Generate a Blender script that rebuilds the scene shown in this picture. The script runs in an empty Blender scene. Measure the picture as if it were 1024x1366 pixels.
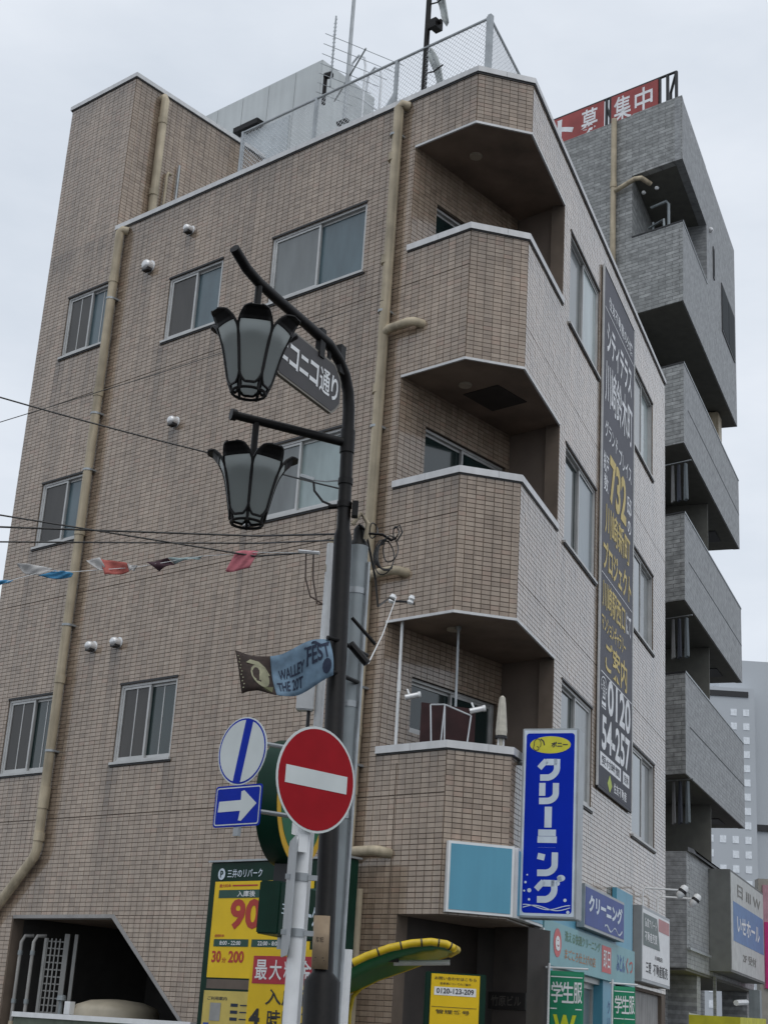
import bpy, bmesh, math, random
from mathutils import Vector, Matrix
R = math.radians
random.seed(7)
S = bpy.context.scene
COL = S.collection

# ------------------------------------------------------------------ camera
PITCH, ROLL, FPX = R(19.2383), R(3.6548), 2016.17
fwd = Vector((0, math.cos(PITCH), math.sin(PITCH)))
rgt0 = Vector((1, 0, 0)); up0 = Vector((0, -math.sin(PITCH), math.cos(PITCH)))
rgt = rgt0 * math.cos(ROLL) + up0 * math.sin(ROLL)
upv = -rgt0 * math.sin(ROLL) + up0 * math.cos(ROLL)
cd = bpy.data.cameras.new('camera'); cam = bpy.data.objects.new('camera', cd); COL.objects.link(cam)
m = Matrix((rgt, upv, -fwd)).transposed().to_4x4(); m.translation = (0, 0, 1.6)
cam.matrix_world = m
cd.sensor_fit = 'HORIZONTAL'; cd.sensor_width = 36; cd.lens = 36 * FPX / 1024
cd.clip_start = 0.1; cd.clip_end = 2000
S.camera = cam

# ------------------------------------------------------------------ sky, sun, exposure
SUN_EL, SUN_AZ = R(62), R(165)          # azimuth clockwise from +Y
w = bpy.data.worlds.new('World'); S.world = w; w.use_nodes = True
nt = w.node_tree; nt.nodes.clear()
def N(t, **k):
    n = nt.nodes.new(t)
    for a, b in k.items(): setattr(n, a, b)
    return n
out = N('ShaderNodeOutputWorld'); bg = N('ShaderNodeBackground'); bg.inputs['Strength'].default_value = 0.1
sky = N('ShaderNodeTexSky', sky_type='NISHITA', sun_disc=False, sun_elevation=SUN_EL, sun_rotation=SUN_AZ)
tc = N('ShaderNodeTexCoord'); mp = N('ShaderNodeMapping'); mp.inputs['Scale'].default_value = (1.2, 1.2, 3.2)
nz = N('ShaderNodeTexNoise'); nz.inputs['Scale'].default_value = 2.2; nz.inputs['Detail'].default_value = 6; nz.inputs['Roughness'].default_value = .55
rp = N('ShaderNodeValToRGB')
rp.color_ramp.elements[0].position = .33; rp.color_ramp.elements[0].color = (.50, .548, .612, 1)
rp.color_ramp.elements[1].position = .68; rp.color_ramp.elements[1].color = (.655, .69, .742, 1)
sc10 = N('ShaderNodeVectorMath', operation='SCALE'); sc10.inputs['Scale'].default_value = 11.2
mx = N('ShaderNodeMix', data_type='RGBA'); mx.inputs['Factor'].default_value = .93
L_ = nt.links.new
L_(tc.outputs['Generated'], mp.inputs['Vector']); L_(mp.outputs['Vector'], nz.inputs['Vector']); L_(nz.outputs['Fac'], rp.inputs['Fac'])
L_(rp.outputs['Color'], sc10.inputs[0]); L_(sky.outputs['Color'], mx.inputs['A']); L_(sc10.outputs['Vector'], mx.inputs['B'])
L_(mx.outputs['Result'], bg.inputs['Color']); L_(bg.outputs['Background'], out.inputs['Surface'])
sl = bpy.data.lights.new('sun', 'SUN'); sl.energy = 0.8; sl.angle = R(50); sl.color = (1, .975, .94)
so = bpy.data.objects.new('sun', sl); COL.objects.link(so)
sdir = Vector((math.sin(SUN_AZ) * math.cos(SUN_EL), math.cos(SUN_AZ) * math.cos(SUN_EL), math.sin(SUN_EL)))
so.rotation_euler = sdir.to_track_quat('Z', 'Y').to_euler(); so.location = sdir * 60
S.view_settings.view_transform = 'Standard'; S.view_settings.look = 'None'
S.view_settings.gamma = 1; S.view_settings.exposure = 0.25; S.view_settings.use_curve_mapping = False
S.render.engine = 'CYCLES'
S.cycles.max_bounces = 6; S.cycles.diffuse_bounces = 4

# ------------------------------------------------------------------ materials
MATS = {}
def mat(name, col, rough=.6, metal=0., var=.12, scale=6., bump=0., bscale=40., spec=.5, streak=0., emit=None, estr=0.):
    if name in MATS: return MATS[name]
    m = bpy.data.materials.new(name); m.use_nodes = True; t = m.node_tree; b = t.nodes['Principled BSDF']
    b.inputs['Roughness'].default_value = rough; b.inputs['Metallic'].default_value = metal
    b.inputs['Specular IOR Level'].default_value = spec
    g = t.nodes.new('ShaderNodeNewGeometry')
    n = t.nodes.new('ShaderNodeTexNoise'); n.inputs['Scale'].default_value = scale; n.inputs['Detail'].default_value = 5
    t.links.new(g.outputs['Position'], n.inputs['Vector'])
    mr = t.nodes.new('ShaderNodeMapRange'); mr.inputs['From Min'].default_value = .3; mr.inputs['From Max'].default_value = .7
    mr.inputs['To Min'].default_value = 1 - var; mr.inputs['To Max'].default_value = 1 + var
    t.links.new(n.outputs['Fac'], mr.inputs['Value'])
    fac = mr.outputs['Result']
    if streak:
        mp = t.nodes.new('ShaderNodeMapping'); mp.inputs['Scale'].default_value = (7, 7, .5)
        n2 = t.nodes.new('ShaderNodeTexNoise'); n2.inputs['Scale'].default_value = 1.6; n2.inputs['Detail'].default_value = 4
        t.links.new(g.outputs['Position'], mp.inputs['Vector']); t.links.new(mp.outputs['Vector'], n2.inputs['Vector'])
        m2 = t.nodes.new('ShaderNodeMapRange'); m2.inputs['From Min'].default_value = .35; m2.inputs['From Max'].default_value = .65
        m2.inputs['To Min'].default_value = 1 - streak; m2.inputs['To Max'].default_value = 1.0
        t.links.new(n2.outputs['Fac'], m2.inputs['Value'])
        mu = t.nodes.new('ShaderNodeMath'); mu.operation = 'MULTIPLY'
        t.links.new(fac, mu.inputs[0]); t.links.new(m2.outputs['Result'], mu.inputs[1]); fac = mu.outputs['Value']
    v = t.nodes.new('ShaderNodeVectorMath'); v.operation = 'SCALE'; v.inputs[0].default_value = col
    t.links.new(fac, v.inputs['Scale']); t.links.new(v.outputs['Vector'], b.inputs['Base Color'])
    if bump:
        n3 = t.nodes.new('ShaderNodeTexNoise'); n3.inputs['Scale'].default_value = bscale; n3.inputs['Detail'].default_value = 4
        t.links.new(g.outputs['Position'], n3.inputs['Vector'])
        bp = t.nodes.new('ShaderNodeBump'); bp.inputs['Strength'].default_value = bump; bp.inputs['Distance'].default_value = .01
        t.links.new(n3.outputs['Fac'], bp.inputs['Height']); t.links.new(bp.outputs['Normal'], b.inputs['Normal'])
    if emit:
        b.inputs['Emission Color'].default_value = (*emit, 1); b.inputs['Emission Strength'].default_value = estr
    MATS[name] = m
    return m

def tile_mat():
    """glazed facade tile: every tile its own tint (island + object random), large weather stains"""
    m = bpy.data.materials.new('facade_tile'); m.use_nodes = True; t = m.node_tree; b = t.nodes['Principled BSDF']
    g = t.nodes.new('ShaderNodeNewGeometry'); oi = t.nodes.new('ShaderNodeObjectInfo')
    ad = t.nodes.new('ShaderNodeMath'); ad.operation = 'ADD'; fr = t.nodes.new('ShaderNodeMath'); fr.operation = 'FRACT'
    t.links.new(g.outputs['Random Per Island'], ad.inputs[0]); t.links.new(oi.outputs['Random'], ad.inputs[1]); t.links.new(ad.outputs[0], fr.inputs[0])
    rp = t.nodes.new('ShaderNodeValToRGB'); cr = rp.color_ramp; cr.interpolation = 'LINEAR'
    cols = [(0, (.285, .212, .153)), (.2, (.345, .262, .192)), (.45, (.39, .302, .226)), (.65, (.36, .272, .201)), (.85, (.42, .33, .25)), (1, (.37, .258, .188))]
    while len(cr.elements) < len(cols): cr.elements.new(.5)
    for e, (p_, c_) in zip(cr.elements, cols): e.position = p_; e.color = (*c_, 1)
    t.links.new(fr.outputs[0], rp.inputs['Fac'])
    mp = t.nodes.new('ShaderNodeMapping'); mp.inputs['Scale'].default_value = (1.6, 1.6, .35)
    n = t.nodes.new('ShaderNodeTexNoise'); n.inputs['Scale'].default_value = 1.3; n.inputs['Detail'].default_value = 6
    t.links.new(g.outputs['Position'], mp.inputs['Vector']); t.links.new(mp.outputs['Vector'], n.inputs['Vector'])
    mr = t.nodes.new('ShaderNodeMapRange'); mr.inputs['From Min'].default_value = .3; mr.inputs['From Max'].default_value = .7
    mr.inputs['To Min'].default_value = .84; mr.inputs['To Max'].default_value = 1.1
    t.links.new(n.outputs['Fac'], mr.inputs['Value'])
    mp2 = t.nodes.new('ShaderNodeMapping'); mp2.inputs['Scale'].default_value = (9, 9, .55)
    n2 = t.nodes.new('ShaderNodeTexNoise'); n2.inputs['Scale'].default_value = 1.5; n2.inputs['Detail'].default_value = 5; n2.inputs['Roughness'].default_value = .6
    t.links.new(g.outputs['Position'], mp2.inputs['Vector']); t.links.new(mp2.outputs['Vector'], n2.inputs['Vector'])
    m2 = t.nodes.new('ShaderNodeMapRange'); m2.inputs['From Min'].default_value = .36; m2.inputs['From Max'].default_value = .62
    m2.inputs['To Min'].default_value = .80; m2.inputs['To Max'].default_value = 1.04
    t.links.new(n2.outputs['Fac'], m2.inputs['Value'])
    mm = t.nodes.new('ShaderNodeMath'); mm.operation = 'MULTIPLY'
    t.links.new(mr.outputs['Result'], mm.inputs[0]); t.links.new(m2.outputs['Result'], mm.inputs[1])
    v = t.nodes.new('ShaderNodeVectorMath'); v.operation = 'SCALE'
    at = t.nodes.new('ShaderNodeAttribute'); at.attribute_name = 'stain_shade'         # run-off dirt and painted downpipe shade, per tile
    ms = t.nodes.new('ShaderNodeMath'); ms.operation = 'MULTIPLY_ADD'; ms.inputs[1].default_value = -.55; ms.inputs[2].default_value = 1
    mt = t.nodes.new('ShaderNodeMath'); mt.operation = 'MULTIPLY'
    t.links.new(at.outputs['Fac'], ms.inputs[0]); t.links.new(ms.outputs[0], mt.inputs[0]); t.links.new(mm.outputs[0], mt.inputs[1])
    t.links.new(rp.outputs['Color'], v.inputs[0]); t.links.new(mt.outputs[0], v.inputs['Scale']); t.links.new(v.outputs['Vector'], b.inputs['Base Color'])
    b.inputs['Roughness'].default_value = .45; b.inputs['Specular IOR Level'].default_value = .3
    b.inputs['Coat Weight'].default_value = 1.0; b.inputs['Coat Roughness'].default_value = .10; b.inputs['Coat IOR'].default_value = 1.55
    return m

def brick_mat(name, c1, c2, cm, frame, bw=.3, bh=.075):
    """distant split-face tile cladding, laid out along the wall (u, z)"""
    m = bpy.data.materials.new(name); m.use_nodes = True; t = m.node_tree; b = t.nodes['Principled BSDF']
    g = t.nodes.new('ShaderNodeNewGeometry')
    du = t.nodes.new('ShaderNodeVectorMath'); du.operation = 'DOT_PRODUCT'; du.inputs[1].default_value = (frame.u.x, frame.u.y, 0)
    sp = t.nodes.new('ShaderNodeSeparateXYZ'); cb = t.nodes.new('ShaderNodeCombineXYZ')
    t.links.new(g.outputs['Position'], du.inputs[0]); t.links.new(g.outputs['Position'], sp.inputs[0])
    t.links.new(du.outputs['Value'], cb.inputs['X']); t.links.new(sp.outputs['Z'], cb.inputs['Y'])
    br = t.nodes.new('ShaderNodeTexBrick'); br.inputs['Scale'].default_value = 1
    br.inputs['Brick Width'].default_value = bw; br.inputs['Row Height'].default_value = bh; br.inputs['Mortar Size'].default_value = .006
    br.inputs['Color1'].default_value = (*c1, 1); br.inputs['Color2'].default_value = (*c2, 1); br.inputs['Mortar'].default_value = (*cm, 1)
    t.links.new(cb.outputs[0], br.inputs['Vector'])
    n = t.nodes.new('ShaderNodeTexNoise'); n.inputs['Scale'].default_value = 9; n.inputs['Detail'].default_value = 5
    t.links.new(g.outputs['Position'], n.inputs['Vector'])
    mr = t.nodes.new('ShaderNodeMapRange'); mr.inputs['From Min'].default_value = .3; mr.inputs['From Max'].default_value = .7; mr.inputs['To Min'].default_value = .7; mr.inputs['To Max'].default_value = 1.2
    t.links.new(n.outputs['Fac'], mr.inputs['Value'])
    v = t.nodes.new('ShaderNodeVectorMath'); v.operation = 'SCALE'; t.links.new(br.outputs['Color'], v.inputs[0]); t.links.new(mr.outputs['Result'], v.inputs['Scale'])
    t.links.new(v.outputs['Vector'], b.inputs['Base Color'])
    bp = t.nodes.new('ShaderNodeBump'); bp.inputs['Strength'].default_value = .9; bp.inputs['Distance'].default_value = .03
    t.links.new(v.outputs['Vector'], bp.inputs['Height']); t.links.new(bp.outputs['Normal'], b.inputs['Normal'])
    b.inputs['Roughness'].default_value = .55
    MATS[name] = m
    return m

def pane_mat(name, col, rough, curtain=.0):
    """window pane: dark or frosted glass with a clear reflecting coat"""
    m = bpy.data.materials.new(name); m.use_nodes = True; t = m.node_tree; b = t.nodes['Principled BSDF']
    g = t.nodes.new('ShaderNodeNewGeometry'); n = t.nodes.new('ShaderNodeTexNoise'); n.inputs['Scale'].default_value = 2.2; n.inputs['Detail'].default_value = 4
    mp = t.nodes.new('ShaderNodeMapping'); mp.inputs['Scale'].default_value = (2.2, 2.2, .6)
    t.links.new(g.outputs['Position'], mp.inputs['Vector']); t.links.new(mp.outputs['Vector'], n.inputs['Vector'])
    mr = t.nodes.new('ShaderNodeMapRange'); mr.inputs['From Min'].default_value = .3; mr.inputs['From Max'].default_value = .7; mr.inputs['To Min'].default_value = .78; mr.inputs['To Max'].default_value = 1.2
    t.links.new(n.outputs['Fac'], mr.inputs['Value'])
    v = t.nodes.new('ShaderNodeVectorMath'); v.operation = 'SCALE'; v.inputs[0].default_value = col
    t.links.new(mr.outputs['Result'], v.inputs['Scale']); t.links.new(v.outputs['Vector'], b.inputs['Base Color'])
    b.inputs['Roughness'].default_value = rough; b.inputs['Coat Weight'].default_value = .5; b.inputs['Coat Roughness'].default_value = .03
    MATS[name] = m
    return m

def translucent_mat(name, col):
    m = bpy.data.materials.new(name); m.use_nodes = True; t = m.node_tree; o = t.nodes['Material Output']
    b = t.nodes['Principled BSDF']; b.inputs['Base Color'].default_value = (*col, 1); b.inputs['Roughness'].default_value = .3
    tr = t.nodes.new('ShaderNodeBsdfTranslucent'); tr.inputs['Color'].default_value = (*col, 1)
    x = t.nodes.new('ShaderNodeMixShader'); x.inputs[0].default_value = .7
    t.links.new(b.outputs[0], x.inputs[1]); t.links.new(tr.outputs[0], x.inputs[2]); t.links.new(x.outputs[0], o.inputs['Surface'])
    MATS[name] = m
    return m

# ------------------------------------------------------------------ frames and mesh helpers
class Fr:
    """vertical reference plane: u along it, n outward, z up"""
    def __init__(s, o, az=None, side=1, u=None):
        s.o = Vector((o[0], o[1], 0))
        s.u = Vector((math.sin(az), math.cos(az), 0)) if u is None else Vector((u[0], u[1], 0)).normalized()
        s.n = Vector((s.u.y, -s.u.x, 0)) * side
    def p(s, u, n, z): return s.o + s.u * u + s.n * n + Vector((0, 0, z))
W0 = Fr((0, 0), math.pi / 2, -1)        # u = world x, n = world y
ORG = {}
def org(o): return ORG.get(o.name, Vector((0, 0, 0))) if o else Vector((0, 0, 0))

class MB:
    def __init__(s): s.v = []; s.f = []; s.marks = []
    def add(s, vs, fs):
        k = len(s.v); s.v += [Vector(x) for x in vs]; s.f += [tuple(i + k for i in f) for f in fs]; return s
    def box(s, fr, u0, u1, n0, n1, z0, z1):
        vs = [fr.p(u, n, z) for z in (z0, z1) for n in (n0, n1) for u in (u0, u1)]
        return s.add(vs, [(0, 1, 3, 2), (4, 6, 7, 5), (0, 4, 5, 1), (2, 3, 7, 6), (0, 2, 6, 4), (1, 5, 7, 3)])
    def prism(s, pts, z0, z1):
        """plan polygon (world xy) extruded in z"""
        k = len(pts)
        vs = [Vector((q[0], q[1], z0)) for q in pts] + [Vector((q[0], q[1], z1)) for q in pts]
        return s.add(vs, [tuple(range(k)), tuple(range(k, 2 * k))] + [(i, (i + 1) % k, k + (i + 1) % k, k + i) for i in range(k)])
    def slab(s, fr, uz, n0, n1):
        """outline in the (u, z) plane of a frame, extruded along n"""
        k = len(uz)
        vs = [fr.p(a, n0, b) for a, b in uz] + [fr.p(a, n1, b) for a, b in uz]
        return s.add(vs, [tuple(range(k)), tuple(range(k, 2 * k))] + [(i, (i + 1) % k, k + (i + 1) % k, k + i) for i in range(k)])
    def tube(s, pts, r, seg=8, caps=True):
        pts = [Vector(q) for q in pts]; rs = r if isinstance(r, (list, tuple)) else [r] * len(pts)
        k0 = len(s.v); prev = None
        for i, q in enumerate(pts):
            a = pts[max(0, i - 1)]; b = pts[min(len(pts) - 1, i + 1)]; t = (b - a)
            t = t.normalized() if t.length > 1e-9 else Vector((0, 0, 1))
            if prev is None: x = t.orthogonal().normalized()
            else:
                x = prev - t * prev.dot(t)
                x = x.normalized() if x.length > 1e-6 else t.orthogonal().normalized()
            prev = x; y = t.cross(x)
            for j in range(seg):
                an = 2 * math.pi * j / seg
                s.v.append(q + (x * math.cos(an) + y * math.sin(an)) * rs[i])
        for i in range(len(pts) - 1):
            for j in range(seg):
                j2 = (j + 1) % seg
                s.f.append((k0 + i * seg + j, k0 + i * seg + j2, k0 + (i + 1) * seg + j2, k0 + (i + 1) * seg + j))
        if caps:
            s.f.append(tuple(k0 + j for j in range(seg))); s.f.append(tuple(k0 + (len(pts) - 1) * seg + j for j in range(seg)))
        return s
    def lathe(s, c, prof, seg=20, axis='z'):
        """profile (r, h) revolved about an axis (a Vector or z) through c"""
        ax = Vector((0, 0, 1)) if axis == 'z' else Vector(axis).normalized()
        x = ax.orthogonal().normalized(); y = ax.cross(x); c = Vector(c); k0 = len(s.v)
        for r, h in prof:
            for j in range(seg):
                an = 2 * math.pi * j / seg; s.v.append(c + ax * h + (x * math.cos(an) + y * math.sin(an)) * r)
        for i in range(len(prof) - 1):
            for j in range(seg):
                j2 = (j + 1) % seg
                s.f.append((k0 + i * seg + j, k0 + i * seg + j2, k0 + (i + 1) * seg + j2, k0 + (i + 1) * seg + j))
        s.f.append(tuple(k0 + j for j in range(seg))); s.f.append(tuple(k0 + (len(prof) - 1) * seg + j for j in range(seg)))
        return s
    def build(s, name, m, parent=None, smooth=False, bevel=0., loc=None, fix=True):
        if len(s.marks) > 1 and name.endswith('lettering'):      # one object for each line of print
            cuts = sorted(set([(0, 0)] + s.marks)) + [(len(s.v), len(s.f))]
            for (v0, f0), (v1, f1) in zip(cuts, cuts[1:]):
                if f1 == f0: continue
                b = MB(); b.v = s.v[v0:v1]; b.f = [tuple(i - v0 for i in f) for f in s.f[f0:f1]]
                last = b.build(name, m, parent, smooth, bevel, loc, fix)
            return last
        o0 = org(parent) if parent else (Vector(loc) if loc is not None else Vector((0, 0, 0)))
        me = bpy.data.meshes.new(name)
        me.from_pydata([tuple(x - o0) for x in s.v], [], s.f)
        if fix or bevel:
            bm = bmesh.new(); bm.from_mesh(me)
            if bevel:
                bmesh.ops.recalc_face_normals(bm, faces=bm.faces)
                es = [e for e in bm.edges if len(e.link_faces) == 2 and e.calc_face_angle(0) > .5]
                bmesh.ops.bevel(bm, geom=es, offset=bevel, segments=2, affect='EDGES', clamp_overlap=True)
            bmesh.ops.recalc_face_normals(bm, faces=bm.faces)
            bm.to_mesh(me); bm.free()
        if smooth:
            me.shade_smooth()
            try: me.set_sharp_from_angle(angle=R(42))
            except Exception: pass
        me.materials.append(m)
        ob = bpy.data.objects.new(name, me); COL.objects.link(ob)
        if parent: ob.parent = parent
        else: ob.location = o0
        ORG[ob.name] = o0
        return ob

def tag(o, label, cat=None, group=None, kind=None):
    if label: o['label'] = label
    if cat: o['category'] = cat
    if group: o['group'] = group
    if kind: o['kind'] = kind
    return o
def thing(name, label, cat, loc, group=None):
    o = bpy.data.objects.new(name, None); COL.objects.link(o); o.location = loc; o.empty_display_size = .2
    ORG[o.name] = Vector(loc)
    return tag(o, label, cat, group)

# ------------------------------------------------------------------ lettering
TCACHE = {}
def glyph(body, bold=0.):
    key = (body, bold)
    if key in TCACHE: return TCACHE[key]
    c = bpy.data.curves.new('t', 'FONT'); c.body = body; c.size = 1; c.offset = bold; c.resolution_u = 3
    o = bpy.data.objects.new('t', c); COL.objects.link(o)
    dg = bpy.context.evaluated_depsgraph_get()
    me = o.evaluated_get(dg).to_mesh()
    vs = [v.co.copy() for v in me.vertices]; fs = [tuple(p.vertices) for p in me.polygons]
    o.evaluated_get(dg).to_mesh_clear(); bpy.data.objects.remove(o); bpy.data.curves.remove(c)
    TCACHE[key] = (vs, fs)
    return vs, fs
def put_text(mb, fn, body, x0, y0, wd, ht, bold=.02, keep=False):
    """letters fitted into the box (x0, y0, wd, ht) of a sign face; fn(x, y) gives the world point"""
    if any(ord(c) > 0x4e00 for c in body): bold = min(bold, .012)      # dense kanji strokes close up when fattened
    vs, fs = glyph(body, bold)
    if not vs: return
    mb.marks.append((len(mb.v), len(mb.f)))
    a = min(v.x for v in vs); b = max(v.x for v in vs); c = min(v.y for v in vs); d = max(v.y for v in vs)
    sx = wd / max(b - a, 1e-6); sy = ht / max(d - c, 1e-6)
    if keep: sx = sy = min(sx, sy); x0 += (wd - (b - a) * sx) / 2; y0 += (ht - (d - c) * sy) / 2
    mb.add([fn(x0 + (v.x - a) * sx, y0 + (v.y - c) * sy) for v in vs], fs)
    mb.marks.append((len(mb.v), len(mb.f)))
def face_fn(fr, u0, z0, n, flip=False):
    """sign face coordinates (x to the reader's right, y up) on a frame"""
    return lambda x, y: fr.p(u0 + (-x if flip else x), n, z0 + y)
def rect(mb, fn, x0, y0, x1, y1):
    mb.add([fn(x0, y0), fn(x1, y0), fn(x1, y1), fn(x0, y1)], [(0, 1, 2, 3)])
def ell(mb, fn, cx, cy, rx, ry, seg=28):
    mb.add([fn(cx + rx * math.cos(2 * math.pi * i / seg), cy + ry * math.sin(2 * math.pi * i / seg)) for i in range(seg)], [tuple(range(seg))])
def stroke(mb, fn, pts, wd):
    """flat painted line on a sign face"""
    for (xa, ya), (xb, yb) in zip(pts, pts[1:]):
        dx, dy = xb - xa, yb - ya; l = math.hypot(dx, dy) or 1; px, py = -dy / l * wd / 2, dx / l * wd / 2
        mb.add([fn(xa + px, ya + py), fn(xb + px, yb + py), fn(xb - px, yb - py), fn(xa - px, ya - py)], [(0, 1, 2, 3)])

# ------------------------------------------------------------------ palette
TILE = tile_mat()
GROUT = mat('tile_grout', (.13, .10, .077), .9, var=.25, scale=3)
ALU = mat('aluminium_frame', (.50, .50, .49), .42, .35, var=.1)
DARKALU = mat('dark_window_track', (.03, .03, .032), .5)
COPING = mat('pale_coping', (.66, .66, .66), .45, .1, var=.07, scale=2, streak=.12)
BLACK = mat('plain_black', (.018, .018, .02), .5)
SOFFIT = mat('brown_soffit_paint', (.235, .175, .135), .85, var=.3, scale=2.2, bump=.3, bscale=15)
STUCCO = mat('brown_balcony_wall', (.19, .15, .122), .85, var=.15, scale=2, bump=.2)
CREAM = mat('cream_downpipe', (.50, .425, .305), .55, var=.2, scale=4, streak=.35, spec=.3)
GALV = mat('galvanised_steel', (.36, .38, .39), .42, .6, var=.15, scale=8)
WHITE = mat('white_paint', (.76, .77, .77), .4, var=.06, scale=8)
STEEL = mat('stainless', (.74, .74, .74), .3, .35, var=.05)
FROST = pane_mat('frosted_pane', (.075, .12, .14), .3)
PALE = pane_mat('pale_frosted_pane', (.30, .37, .37), .3)
SCREEN = pane_mat('screened_pane', (.045, .042, .038), .7)
DARKG = pane_mat('dark_pane', (.012, .028, .028), .08)
SHUT = pane_mat('grey_pane', (.15, .165, .165), .35)
BLK = mat('black_lamp_paint', (.006, .0052, .005), .5, var=.4, scale=30, spec=.25)
CABLE = mat('black_cable', (.015, .015, .015), .5)
# ------------------------------------------------------------------ site
E1 = (0.755, 14.580); E2 = (1.400, 14.745)
AL, AR = R(-48.5445), R(21.0859)
FL = Fr(E1, AL, -1)                               # street-corner facade on the left of the photograph
FC = Fr(E1, u=(E2[0] - E1[0], E2[1] - E1[1]))     # chamfered corner
FRR = Fr(E2, AR, 1)                               # facade receding to the right
WC = math.hypot(E2[0] - E1[0], E2[1] - E1[1])
UT, UL, UR = 6.33, 7.80, 8.55                     # tower corner, left end, right end
KF = (5.366, 25.44)
FF = Fr(KF, R(22.6), 1)                           # far grey building, street side
FG = Fr(KF, AL, -1)                               # far grey building, end wall

ASPH = mat('asphalt', (.05, .05, .052), .9, var=.25, scale=20, bump=.4, bscale=120)
PAVE = mat('concrete_paving', (.24, .235, .225), .85, var=.15, scale=8, bump=.2)
g = MB().add([(-400, -300, 0), (400, -300, 0), (400, 600, 0), (-400, 600, 0)], [(0, 1, 2, 3)]).build('road', ASPH)
tag(g, 'dark asphalt road surface at the street corner', None, None, 'structure')
mb = MB(); mb.prism([FL.p(11, 2.6, 0), FL.p(0, 2.6, 0), FC.p(WC / 2, 2.8, 0), FRR.p(0, 1.6, 0), FRR.p(30, 1.6, 0), FRR.p(30, -14, 0), FL.p(11, -14, 0)], .004, .12)
tag(mb.build('pavement', PAVE), 'concrete pavement with a raised kerb around the corner building', None, None, 'structure')

# ------------------------------------------------------------------ tiled corner building
B = thing('apartment_building', 'four-storey beige tiled apartment building with a chamfered balcony corner', 'building', FL.p(0, 0, 0))
def rsub(rects, hole):
    """axis-aligned rectangles minus a hole"""
    a, b, c, d = hole; res = []
    for (u0, u1, z0, z1) in rects:
        if a >= u1 or b <= u0 or c >= z1 or d <= z0: res.append((u0, u1, z0, z1)); continue
        if c > z0: res.append((u0, u1, z0, c))
        if d < z1: res.append((u0, u1, d, z1))
        zz0, zz1 = max(z0, c), min(z1, d)
        if a > u0: res.append((u0, a, zz0, zz1))
        if b < u1: res.append((b, u1, zz0, zz1))
    return res
def clip(poly, a, b, c):
    """convex polygon kept where a*u + b*z <= c"""
    res = []
    for i, p in enumerate(poly):
        q = poly[(i + 1) % len(poly)]; dp = a * p[0] + b * p[1] - c; dq = a * q[0] + b * q[1] - c
        if dp <= 0: res.append(p)
        if (dp < 0 < dq) or (dq < 0 < dp):
            t = dp / (dp - dq); res.append((p[0] + (q[0] - p[0]) * t, p[1] + (q[1] - p[1]) * t))
    return res
CLAD = MB(); STAIN_SHADE = []
def stain_shade(fr, u, z):
    """run-off dirt below sill ends, copings and vent hoods; painted shade beside the downpipes"""
    s = 0.
    hs = WL if fr is FL else WR if fr is FRR else []
    for u0, u1, z0, z1 in hs:
        dz = z0 - z
        if 0 < dz < 1.5:
            for ue, k in ((u0 - .01, 1), (u1 + .01, 1), (u0 + .35 * (u1 - u0), .5), (u0 + .7 * (u1 - u0), .35)):
                d = abs(u - ue)
                if d < .11: s = max(s, k * (1 - dz / 1.5) * (1 - d / .16))
    tops = [b for a, b, c in BANDS] if (fr is FC or (fr is FL and u < .9) or (fr is FRR and u < 1.6)) else [12.05, 14.6]
    for t in tops:
        dz = t - z
        if 0 <= dz < .55: s = max(s, (.55 - dz) / .55 * (.25 + .5 * abs(math.sin(u * 7.3 + 1.7 * math.sin(u * 2.9)))))
    if fr is FL:
        for uv, zv in ((4.71, 11.5), (5.47, 11.17), (4.577, 8.7), (5.172, 5.92), (5.649, 5.92)):
            if 0 < zv - z < .9 and abs(u - uv) < .09: s = max(s, .8 * (1 - (zv - z) / .9))
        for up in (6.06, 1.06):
            if abs(u - up) < .09 and z < 11.9: s = max(s, .45)  # shade to one side of each downpipe, darkened into the tile colour
    return min(1, s * random.uniform(.55, 1.1))
TW, TH, JT, TD = .100, .0503, .0065, .006
def lay_tiles(fr, u0, u1, z0, z1, holes, cut=None, zj=(), uoff=0., pick=None):
    """stack-bonded 95 x 45 tiles; rows restart above each movement joint"""
    zs = [z0] + [z for z in zj if z0 < z < z1] + [z1]
    for zi in range(len(zs) - 1):
        z = zs[zi] + (.009 if zi else 0)
        while z < zs[zi + 1] - .012:
            zt = min(z + TH - JT, zs[zi + 1] - .004)
            u = u0 + uoff
            while u < u1 - .008:
                ua, ub = max(u, u0) + JT / 2, min(u + TW, u1) - JT / 2
                if ub - ua > .008:
                    rects = [(ua, ub, z, zt)]
                    for h in holes:
                        rects = rsub(rects, h)
                        if not rects: break
                    for r in rects:
                        if r[1] - r[0] < .008 or r[3] - r[2] < .006: continue
                        poly = [(r[0], r[2]), (r[1], r[2]), (r[1], r[3]), (r[0], r[3])]
                        full = (r[1] - r[0] > TW - JT - 1e-4) and (r[3] - r[2] > TH - JT - 1e-4)
                        if cut:
                            c = clip(poly, *cut)
                            if len(c) < 3: continue
                            if len(c) != 4 or c != poly: full = False
                            poly = c
                        if full and pick and pick(r[0], r[2]):
                            PICK.append((fr, r[0], r[2])); continue
                        d = TD + random.uniform(-.0012, .0012); k = len(poly)
                        STAIN_SHADE.extend([stain_shade(fr, (poly[0][0] + poly[1][0]) / 2, poly[0][1])] * (k + 1))
                        vs = [fr.p(a, -.002, b) for a, b in poly] + [fr.p(a, d, b) for a, b in poly]
                        CLAD.add(vs, [tuple(range(k, 2 * k))] + [(i, (i + 1) % k, k + (i + 1) % k, k + i) for i in range(k)])
                u += TW
            z += TH
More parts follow.
